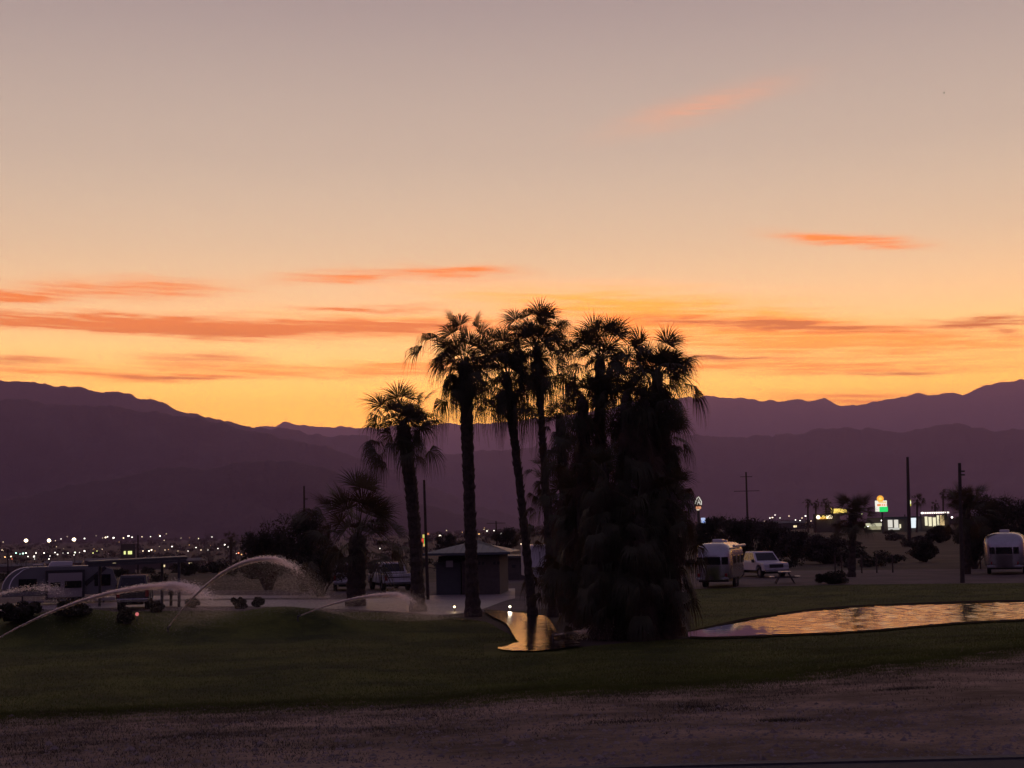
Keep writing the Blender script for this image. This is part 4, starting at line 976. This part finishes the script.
L2 = [(16, 553, 1.6, GRN), (20, 554, 1.5, GRN), (23, 553.5, 2, GRN), (26, 553, 1.2, WH), (28, 556.5, 1.8, WH), (34, 556.5, 1.5, WH), (36, 553, 1.4, WH), (44, 553, 1, WH), (50, 556, 1.2, WH), (55, 552.5, 1.8, WH), (57.5, 554.5, 1.8, WH), (63, 553, .8, WH), (68, 553, 1.2, WH), (75, 552.5, 1.8, (.95, 1, .7)), (74, 555, 1.4, WH), (79.5, 552.5, 1, WH), (84.5, 551, 1.4, WH),
      (11, 556.5, 1.6, WARM), (2, 550, 1.3, WARM), (5, 557, 1.0, ORG), (12, 559, 1.2, REDC), (49, 559, 1, WH), (34.5, 559, 1, WH), (93, 553, 1, (.9, 1, .3)), (97, 551, 1.1, (.9, 1, .3)),
      (149, 551, 1.6, WH), (151.5, 550, 1.4, WARM), (143, 551, .8, WARM), (155, 551, .8, ORG), (165, 550, 1.2, WARM), (168.5, 549.5, 1.0, ORG), (172, 546.5, 2.0, WH), (196, 547.5, 1.6, WH), (201, 550, 1, WARM), (208, 550, .9, WH), (218, 548.5, 1.0, WH), (225, 544.8, 1.8, WH), (228, 547, 1.3, WH), (178, 551, .8, WARM), (188, 551, .7, WH),
      (236.5, 553.5, 1, WH), (238.5, 553, 1.2, REDC), (241.5, 554.5, 1.6, ORG), (245, 553, 1.2, REDC), (266, 550.3, 1.2, WH), (334, 552, 1.9, WARM), (380, 548.5, 1.2, WH), (287, 541, .7, WH), (440, 536, 2.6, (1, .8, .6)), (487, 531, 1.8, WH), (494, 530.6, 1.5, WH), (501, 534, 1.6, WH), (479, 534, .8, ORG), (521, 544, 1.2, WARM), (507, 532.5, .8, WARM), (514, 533, .8, ORG), (471, 533, .8, WARM),
      (726.5, 521.5, 1.3, WARM), (770, 518, 1.3, WH), (772.5, 517.5, 1.2, WARM), (780, 518, 1.3, WH), (789, 516, .9, WARM), (795.5, 520, 1.2, WH), (800, 520.5, 1.2, WH), (802, 518, 1.0, WARM), (805.5, 516, 1.3, WH), (811, 521, .9, WARM), (775, 515, .7, WH), (868, 526.5, .9, WH), (785, 531, 1.3, (.7, .7, .75)), (862, 514, 1.0, (.8, 1, .4)), (865, 527, 1.0, (.8, 1, .5))]
ZN = [(47, 'above the trailer nose'), (84, 'above the trailer slide-out'), (130, 'above the trailer rear'), (187, 'above the open shelter'), (300, 'around the leafy tree'), (400, 'around the young palm'), (530, 'above the washroom roof'), (2000, 'left of the fuel station')]
cnt = {}
for a_, b_, c_, k_ in sorted(L2):
    nm = {GRN: 'greenish', REDC: 'red', ORG: 'orange', WARM: 'warm white', WH: 'white'}.get(k_, 'yellowish')
    zn = next(t for q, t in ZN if a_ < q); n_ = cnt.get((nm, zn), 0); cnt[(nm, zn)] = n_ + 1
    v_ = (hash((a_, b_)) % 7) / 7; town_light('tiny %s light, %s of those %s' % (nm, ordinal(n_), zn), a_, b_, c_ * (.7 + .35 * v_), k_, 430 + 30 * (hash((a_, b_)) % 9), [2, 3.5, 6][int(v_ * 2.99)], group='lower scattered %s town lights' % nm)
for k in range(30):
    a_ = g.uniform(0, 235) if k < 20 else (g.uniform(430, 515) if k < 25 else g.uniform(700, 860)); b_ = (528 + (512 - a_) * .021) + g.uniform(-1.5, 13 if k < 20 else 5)
    town_light('faint warm speck of light among the far town', a_, b_, g.uniform(.4, .75), WARM if k % 3 else ORG, 900, 2.5, group='faint specks of light in the far town')
# dark low houses of the town
GH = 'dark low houses of the far town'
for i, (px, w_, wh) in enumerate([(18, 26, 'above the travel trailer nose'), (64, 20, 'above the middle of the travel trailer'), (108, 24, 'above the left end of the shelter roof'), (158, 22, 'above the right end of the shelter roof'), (188, 16, 'just left of the leafy tree'), (790, 18, 'left of the three distant palms')]):
    d = 720 + 40 * (i % 3); c = along(px, 540, d); h_ = 3.0 + .3 * (i % 3)
    r = thing('house', 'dark low far house ' + wh, 'house', (c.x, d, Hs(c.x, d)), .2 - .1 * i, GH)
    MB().box((0, 0, h_ / 2), (w_, 8, h_)).build('wall', M_BLOCK, r)
    MB().add([(-w_ / 2 - .5, -4.5, h_ - .05), (w_ / 2 + .5, -4.5, h_ - .05), (w_ / 2 + .5, 4.5, h_ - .05), (-w_ / 2 - .5, 4.5, h_ - .05), (-w_ / 2, 0, h_ + 1.3), (w_ / 2, 0, h_ + 1.3)], [(0, 1, 5, 4), (1, 2, 5), (2, 3, 4, 5), (3, 0, 4), (3, 2, 1, 0)]).build('roof', M_DGREY, r)
    MB().box((w_ * .2, -4.03, 1.6), (1.8, .1, 1.1)).build('window', lit('window', (1, .8, .45), 1.2), r)

# fuel station on the right
D0 = 480; c = along(908, 530, D0); r = thing('fuel_station', 'brightly lit white fuel station and shop with a wide canopy', 'building', (c.x, D0, 0), az_of(c)); s = D0 / F
def Q_(px): return (px - 908) * s
def ZZ(py): return along(908, py, D0).z
WL = lit('shop_white', (1, .95, .85), .75); YL = lit('shop_yellow', (1, .92, .62), .95); CY = lit('canopy_cream', (.85, .82, .55), .65)
def fb(nm, x0, x1, y0, y1, m, y=0, th=.6): return MB().box(((Q_(x0) + Q_(x1)) / 2, y, (ZZ(y0) + ZZ(y1)) / 2), (Q_(x1) - Q_(x0), th, ZZ(y0) - ZZ(y1))).build(nm, m, r)
MB().box((Q_(908), 5.0, ZZ(517) / 2), (Q_(948) - Q_(870), 9, ZZ(517))).build('wall', M_BLOCK, r)
fb('canopy', 868, 884, 522.5, 525.5, CY, y=-4, th=6); fb('lit_forecourt', 869, 882, 525.6, 529, lit('forecourt', (.75, .70, .42), .45), y=-1)  # forecourt is an upright slab whose own glow stands for lamplight
fb('parapet', 922, 948, 512.5, 514.3, lit('parapet', (1, .8, .75), .8), y=-.4, th=1.4)
for i in range(12): fb('roof_lamp', 923 + i * 2.1, 924 + i * 2.1, 512.8, 514.0, lit('roof_lamp', (1, .9, .8), 2.5), y=-1.2, th=.2)
fb('fascia', 886, 921, 516.5, 519, mat('dark_fascia', (.05, .07, .08), .6), y=-.5)
for x0_, x1_, y0_, y1_, m_ in [(889, 893.5, 519.5, 527, WL), (895, 899, 519.5, 527.5, WL), (900, 901.5, 524, 528, YL), (911, 917, 518, 528, lit('shop_cool', (.85, .95, 1), 1.0)), (924.5, 927, 517, 526, YL), (928, 931, 517.5, 526.5, YL), (932, 935, 518, 527, YL), (936, 938, 516, 526, YL), (939, 943, 516, 526, lit('shop_orange', (1, .72, .35), .8)), (889, 900, 527.6, 529.5, lit('forecourt_strip', (.9, .88, .8), .6))]:  # last entry is forecourt ground, its lamplight given as own glow
    fb('lit_window', x0_, x1_, y0_, y1_, m_, y=-.8, th=.3)
for x_ in (905, 920, 947): fb('pillar', x_, x_ + 1.2, 514.5, 530.5, M_DGREY, y=-2, th=.4)
for px, py, lb in [(882, 520.5, 'bright white lamp above the station canopy'), (952, 517.3, 'bright lamp at the right end of the station shop'), (922, 513, 'lamp at the left end of the lit parapet')]:
    town_light(lb, px, py, 1.8, WH, 470, 9, group=None)
# pole sign with a round orange top
c = along(883, 530, 450); r = thing('pole_sign', 'tall lit sign with a round orange top above white and green panels', 'sign', (c.x, 450, 0), az_of(c)); s = 450 / F
def Z2(py): return along(883, py, 450).z
def sb(nm, x0, x1, y0, y1, m, th=.3, y=0): return MB().box((((x0 + x1) / 2 - 883) * s, y, (Z2(y0) + Z2(y1)) / 2), ((x1 - x0) * s, th, Z2(y0) - Z2(y1))).build(nm, m, r, bevel=.04)
MB().tube([(0, 0, 0), (0, 0, Z2(512))], .3, 8).build('post', M_DGREY, r)
sb('white_panel', 876.5, 888, 500.5, 511.5, lit('sign_white', (1, .97, .85), .95), .4)
sb('red_stripe', 878.5, 887.6, 504, 506, lit('sign_red', (1, .30, .08), .9), .1, -.25); sb('cream_stripe', 880, 887.4, 501.5, 503.2, lit('sign_cream', (1, .75, .35), .9), .1, -.25)
sb('green_panel', 880.5, 888.6, 506.8, 511.8, lit('sign_green', (.03, .85, .18), .9), .12, -.26)
for i in range(3): sb('lettering', 882 + i * 2, 883.2 + i * 2, 504.4, 505.6, lit('sign_letter', (1, .95, .8), 1.0), .06, -.33)
d_ = MB().tube([(-1.2 * s, -.25, Z2(498.8)), (-1.2 * s, .25, Z2(498.8))], 3.4 * s, 20).build('round_top', lit('sign_orange', (1, .45, .06), 1.0), r)
MB().tube([(-1.2 * s, -.32, Z2(498.8)), (-1.2 * s, -.26, Z2(498.8))], 1.6 * s, 16).build('round_centre', lit('sign_yellow', (1, .75, .15), 1.0), r)
# small yellow sign on a pole
c = along(911, 530, 430); r = thing('pole_sign', 'small lit yellow-green sign beside the tall plain pole', 'sign', (c.x, 430, 0), az_of(c)); zc_ = along(911, 503, 430).z
MB().tube([(0, .2, 0), (0, .2, zc_)], .15, 8).build('post', M_DGREY, r); MB().box((0, 0, zc_), (2.5 * 430 / F, .2, 6 * 430 / F)).build('panel', lit('sign_lime', (.85, .8, .1), .8), r, bevel=.03); MB().sphere((0, -.2, zc_ + .2), (.45, .15, .6), 8, 6).build('bright_spot', lit('spot', (1, 1, .6), 1.2), r)
# lit restaurant with an orange roof sign
c = along(827, 530, 520); r = thing('restaurant', 'low restaurant with a glowing orange-yellow roof fascia', 'building', (c.x, 520, 0), az_of(c)); s = 520 / F
def Z3(py): return along(827, py, 520).z
MB().box((0, 3, Z3(514) / 2), (26 * s, 7, Z3(514))).build('wall', M_BLOCK, r)
OY = lit('fascia_orange', (1, .50, .08), 1.1); OY2 = lit('fascia_yellow', (1, .70, .15), 1.2)
MB().add([(4.5 * s, -.8, Z3(513.5)), (20 * s, -.8, Z3(513.0)), (20 * s, -.8, Z3(510)), (14 * s, -.8, Z3(508.8)), (8 * s, -.8, Z3(509.0)), (4.5 * s, -.8, Z3(508.0)), (4.5 * s, -.2, Z3(513.5)), (20 * s, -.2, Z3(513.0)), (20 * s, -.2, Z3(510)), (14 * s, -.2, Z3(508.8)), (8 * s, -.2, Z3(509.0)), (4.5 * s, -.2, Z3(508.0))],
    [(0, 1, 2, 3, 4, 5), (11, 10, 9, 8, 7, 6), (0, 6, 7, 1), (1, 7, 8, 2), (2, 8, 9, 3), (3, 9, 10, 4), (4, 10, 11, 5), (5, 11, 6, 0)]).build('lit_fascia', OY2, r)
MB().box((-3 * s, -.8, Z3(518)), (10 * s, .4, 1.8 * s)).build('lit_awning', OY, r); MB().box((-2.5 * s, -1.0, Z3(516.6)), (3 * s, .3, 2 * s)).build('lit_window', OY2, r)
for xx in (-8, 1.5, 4): MB().sphere((xx * s, -1.2, Z3(517)), .7, 8, 6).build('lamp', lit('lamp_w', (1, .8, .5), 3), r)
# emblem sign right of the clump
D1 = 230; c = along(699, 530, D1); r = thing('emblem_sign', 'lit pole sign with a white outlined peak over an orange bar, right of the clump', 'sign', (c.x, D1, 0), az_of(c)); s = D1 / F
def Z4(py): return along(699, py, D1).z
MB().tube([(0, .3, 0), (0, .3, Z4(500))], .22, 8).build('post', M_DGREY, r)
WS = lit('emblem_white', (.95, .90, .80), .75); G_ = lambda a, b: (a * s, -.05, Z4(b))
MB().add([(-3.6 * s, 0, Z4(507)), (3.8 * s, 0, Z4(507)), (4.0 * s, 0, Z4(501)), (.8 * s, 0, Z4(495.5)), (-1.2 * s, 0, Z4(497)), (-4 * s, 0, Z4(502)), (-3.6 * s, .3, Z4(507)), (3.8 * s, .3, Z4(507)), (4.0 * s, .3, Z4(501)), (.8 * s, .3, Z4(495.5)), (-1.2 * s, .3, Z4(497)), (-4 * s, .3, Z4(502))],
    [(0, 1, 2, 3, 4, 5), (11, 10, 9, 8, 7, 6), (0, 6, 7, 1), (1, 7, 8, 2), (2, 8, 9, 3), (3, 9, 10, 4), (4, 10, 11, 5), (5, 11, 6, 0)]).build('emblem_board', mat('emblem_dark', (.12, .08, .07), .6), r)
m = MB(); m.tube([G_(-3.2, 504), G_(-.8, 498.2), G_(.6, 496.6), G_(3.4, 501.5), G_(3.0, 505)], .45 * s, 6); m.tube([G_(-.8, 504.5), G_(.9, 499.5), G_(2, 504.5)], .38 * s, 6); m.tube([G_(-.2, 502.7), G_(1.6, 502.7)], .35 * s, 6); m.build('emblem_outline', WS, r)
MB().box((0, -.08, Z4(507.7)), (5.6 * s, .2, 2.6 * s)).build('orange_bar', lit('emblem_orange', (1, .42, .22), .7), r, bevel=.05)
MB().box((-.2 * s, -.08, Z4(509.7)), (3 * s, .2, 1.2 * s)).build('cream_bar', lit('emblem_cream', (1, .8, .6), .8), r, bevel=.05)
c = along(703.5, 530, 225); r = thing('light_box_sign', 'small lit blue-white box sign below the emblem sign', 'sign', (c.x, 225, 0), az_of(c)); s = 225 / F; zz = along(703.5, 520.5, 225).z
MB().tube([(0, .3, 0), (0, .3, zz)], .12, 8).build('post', M_DGREY, r); MB().box((0, 0, zz), (4.2 * s, .3, 5.4 * s)).build('panel', lit('box_blue', (.55, .65, 1), .8), r, bevel=.05); MB().box((.6 * s, -.17, zz - 1.4 * s), (2 * s, .05, 1.6 * s)).build('blue_mark', lit('box_deep', (.2, .35, .9), .7), r)
# red and green sign by the slim pole
c = along(424, 530, 300); r = thing('pole_sign', 'colourful lit sign, red left and green right, behind the slim dark pole', 'sign', (c.x, 300, 0), az_of(c)); s = 300 / F
def Z5(py): return along(424, py, 300).z
MB().tube([(0, .3, 0), (0, .3, Z5(540))], .2, 8).build('post', M_DGREY, r)
for nm, x0_, x1_, y0_, y1_, cc in [('red_panel', -4, -.3, 538.5, 543, (1, .10, .05)), ('green_panel', 0, 3.2, 538.5, 544, (.15, .9, .12)), ('yellow_panel', -1.5, 1.8, 534.5, 538, (.9, .8, .2)), ('orange_panel', -1, 1.2, 543.5, 546.5, (1, .6, .2)), ('red_tip', 2.6, 5, 533, 535, (.8, .25, .1))]:
    MB().box(((x0_ + x1_) / 2 * s, 0, (Z5(y0_) + Z5(y1_)) / 2), ((x1_ - x0_) * s, .25, Z5(y0_) - Z5(y1_))).build(nm, lit(nm, cc, .75), r, bevel=.05)
# lime-lit shop on the left
c = along(128, 540, 420); zg = Hs(c.x, 420); r = thing('lit_shop', 'small shop with yellow-green lit windows on the left', 'building', (c.x, 420, zg), az_of(c)); s = 420 / F; z = along(128, 552.7, 420).z - zg
MB().box((0, 3, z * .7), (14 * s, 6, z * 1.4)).build('wall', M_BLOCK, r)
for xx in (-3, 1.0, 3): MB().box((xx * s, -.1, z), (1.8 * s, .2, 3.2 * s)).build('lit_window', lit('lime', (.9, .95, .35), 1.1), r)

# tiny bird high in the sky
p = along(944, 93, 160); r = thing('bird', 'tiny dark bird high in the upper right sky', 'bird', p)
MB().sphere((0, 0, 0), (.10, .05, .04), 8, 6).build('body', M_BLACK, r); MB().add([(-.04, 0, .02), (.05, 0, .02), (0, .30, .10), (-.03, -.30, .10)], [(0, 1, 2), (1, 0, 3)]).build('wings', M_BLACK, r)

# ------------------------------------------------------------------ sprinklers and their spray
def drop_mat(name, f):
    m = bpy.data.materials.new(name); m.use_nodes = True; t = m.node_tree; t.nodes.clear()
    tr = t.nodes.new('ShaderNodeBsdfTranslucent'); tr.inputs[0].default_value = (1, .92, .88, 1); df = t.nodes.new('ShaderNodeBsdfRefraction'); df.inputs['IOR'].default_value = 1.12; df.inputs['Roughness'].default_value = .5; df.inputs[0].default_value = (.95, .93, .95, 1)  # clear water tinted warm: sunset light put into the droplet colour
    mx = t.nodes.new('ShaderNodeMixShader'); mx.inputs[0].default_value = f; t.links.new(tr.outputs[0], mx.inputs[1]); t.links.new(df.outputs[0], mx.inputs[2])
    o = t.nodes.new('ShaderNodeOutputMaterial'); t.links.new(mx.outputs[0], o.inputs[0]); return m
M_DROP = drop_mat('water_droplets', .12)
def sprinkler(label, npx, peak, end, seed, dy=1.2, n_jet=9000, n_mist=14000, jet_r=.05, fall=1.0, spread=.45, base_z=None, jet_end=.62, size=.012, ymin=None):
    g = np.random.default_rng(seed); p = at(*npx); D = p.y
    a = np.array(along(npx[0], npx[1], D)); k = np.array(along(peak[0], peak[1], D)); e = np.array(along(end[0], end[1], D))
    r = thing('sprinkler', label, 'sprinkler', p, 0, 'lawn sprinklers throwing arcs of water')
    h = MB(); h.tube([(0, 0, -.05), (0, 0, .22)], .03, 8); h.build('riser', M_DGREY, r); MB().tube([(-.03, 0, .20), (.12, 0, .27)], [.035, .02], 8).build('nozzle', M_DGREY, r)
    a = a - np.array(p) + (0, 0, .2); k = k - np.array(p); e = e - np.array(p)
    # two half parabolas, u in 0..1 up to the peak, 1..2 down to the end
    def path(u):
        u = np.asarray(u); x = np.where(u < 1, a[0] + (k[0] - a[0]) * u, k[0] + (e[0] - k[0]) * (u - 1))
        z = np.where(u < 1, k[2] - (k[2] - a[2]) * (1 - u) ** 2, k[2] - (k[2] - e[2]) * (u - 1) ** 2)
        return np.stack([x, dy * u, z], -1)
    def slivers(P, dirs, ln, wd):
        n = len(P); d = dirs / np.linalg.norm(dirs, axis=1)[:, None]; s = np.cross(d, np.array((0, .95, .32)) + g.normal(0, .2, (n, 3))); s /= np.linalg.norm(s, axis=1)[:, None]
        return np.stack([P - d * ln[:, None], P + s * wd[:, None], P + d * ln[:, None], P - s * wd[:, None]], 1)
    u = g.beta(1.25, 2.0, n_jet) * 3.1 * jet_end; u = u[u < 1.75]; n_jet = len(u)
    P = path(u); dr = path(u + .01) - P; P = P + g.normal(0, 1, (n_jet, 3)) * (jet_r * (.12 + .95 * u ** 1.6))[:, None]
    V1 = slivers(P, dr, np.full(n_jet, .035), np.full(n_jet, .008))
    # water shed from the arc: falls below it and drifts
    u = 2 * (g.beta(3.6, 1.6, n_mist) + g.normal(0, .06, n_mist)); u = u[(u > .3) & (u < 2.2)]
    ph = g.uniform(0, 6.28, 4); keep = .62 + .10 * np.sin(u * 9 + ph[0]) + .07 * np.sin(u * 17 + ph[1]); u = u[g.random(len(u)) < keep * 1.3]; n_mist = len(u); P = path(u); q = g.random(n_mist) ** 1.7; zlow = -.1
    P[:, 2] = P[:, 2] - (P[:, 2] - zlow) * q * fall + g.normal(0, .11, n_mist) * u; P[:, 0] += g.normal(0, 1, n_mist) * spread * (.35 + q) * u * .9 + .25 * q * spread * u; P[:, 1] += g.normal(0, .4, n_mist) * u
    dr = np.stack([g.normal(.3, .2, n_mist), g.normal(0, .2, n_mist), -np.ones(n_mist)], -1)
    V2 = slivers(P, dr, np.full(n_mist, size * 2.0), np.full(n_mist, size * .5))
    V = np.concatenate([V1, V2]).reshape(-1, 3)
    tag(bulk('water_spray', V, np.arange(len(V)).reshape(-1, 4), M_DROP, r), None, None, None, 'stuff'); return r
sprinkler('sprinkler with the long low arc of water crossing before the travel trailer', (-12, 650), (146, 589), (196, 622), 401, dy=3, n_jet=19000, n_mist=30000, size=.0045, jet_r=.06, jet_end=.56)
sprinkler('sprinkler throwing the tallest water arc on the lawn', (168, 633), (256, 560), (335, 640), 402, dy=2, n_jet=15000, n_mist=55000, size=.0040, jet_r=.05, jet_end=.47)
sprinkler('sprinkler throwing the low arc in front of the young palm', (298, 622), (384, 597), (432, 633), 403, dy=2, n_jet=9500, n_mist=52000, size=.0040, jet_r=.04, jet_end=.5)
sprinkler('sprinkler beside the stream pool with a flat fan of mist', (553, 641), (594, 632.5), (626, 644), 404, dy=.8, n_jet=2500, n_mist=7000, jet_r=.05, jet_end=.8, spread=.25, size=.010)
sprinkler('farthest left sprinkler with a faint arc behind the travel trailer nose', (-60, 622), (30, 589), (60, 606), 405, dy=1.5, n_jet=1800, n_mist=1500, size=.009, jet_r=.10, jet_end=.55)
# wet glints around the two left palm feet
for x0_, x1_, yn, yf in ((433, 442, 623.2, 622.4), (446, 462, 625.6, 624.2), (458, 470, 626.8, 626.0), (468, 474, 624.6, 624.0)):
    xs_ = np.linspace(x0_, x1_, 9); nn = [(x, (yn + yf) / 2 + (yn - yf) / 2 * math.sqrt(max(0, 1 - ((x - (x0_ + x1_) / 2) / ((x1_ - x0_) / 2)) ** 2)) + .15 * rnd.random() + .05) for x in xs_]
    ff_ = [(x, (yn + yf) / 2 - (yn - yf) / 2 * math.sqrt(max(0, 1 - ((x - (x0_ + x1_) / 2) / ((x1_ - x0_) / 2)) ** 2)) - .15 * rnd.random()) for x in xs_]
    o, _ = sheet('puddle', nn, ff_, M_WATER, x0_, x1_, 30, 6, .09)
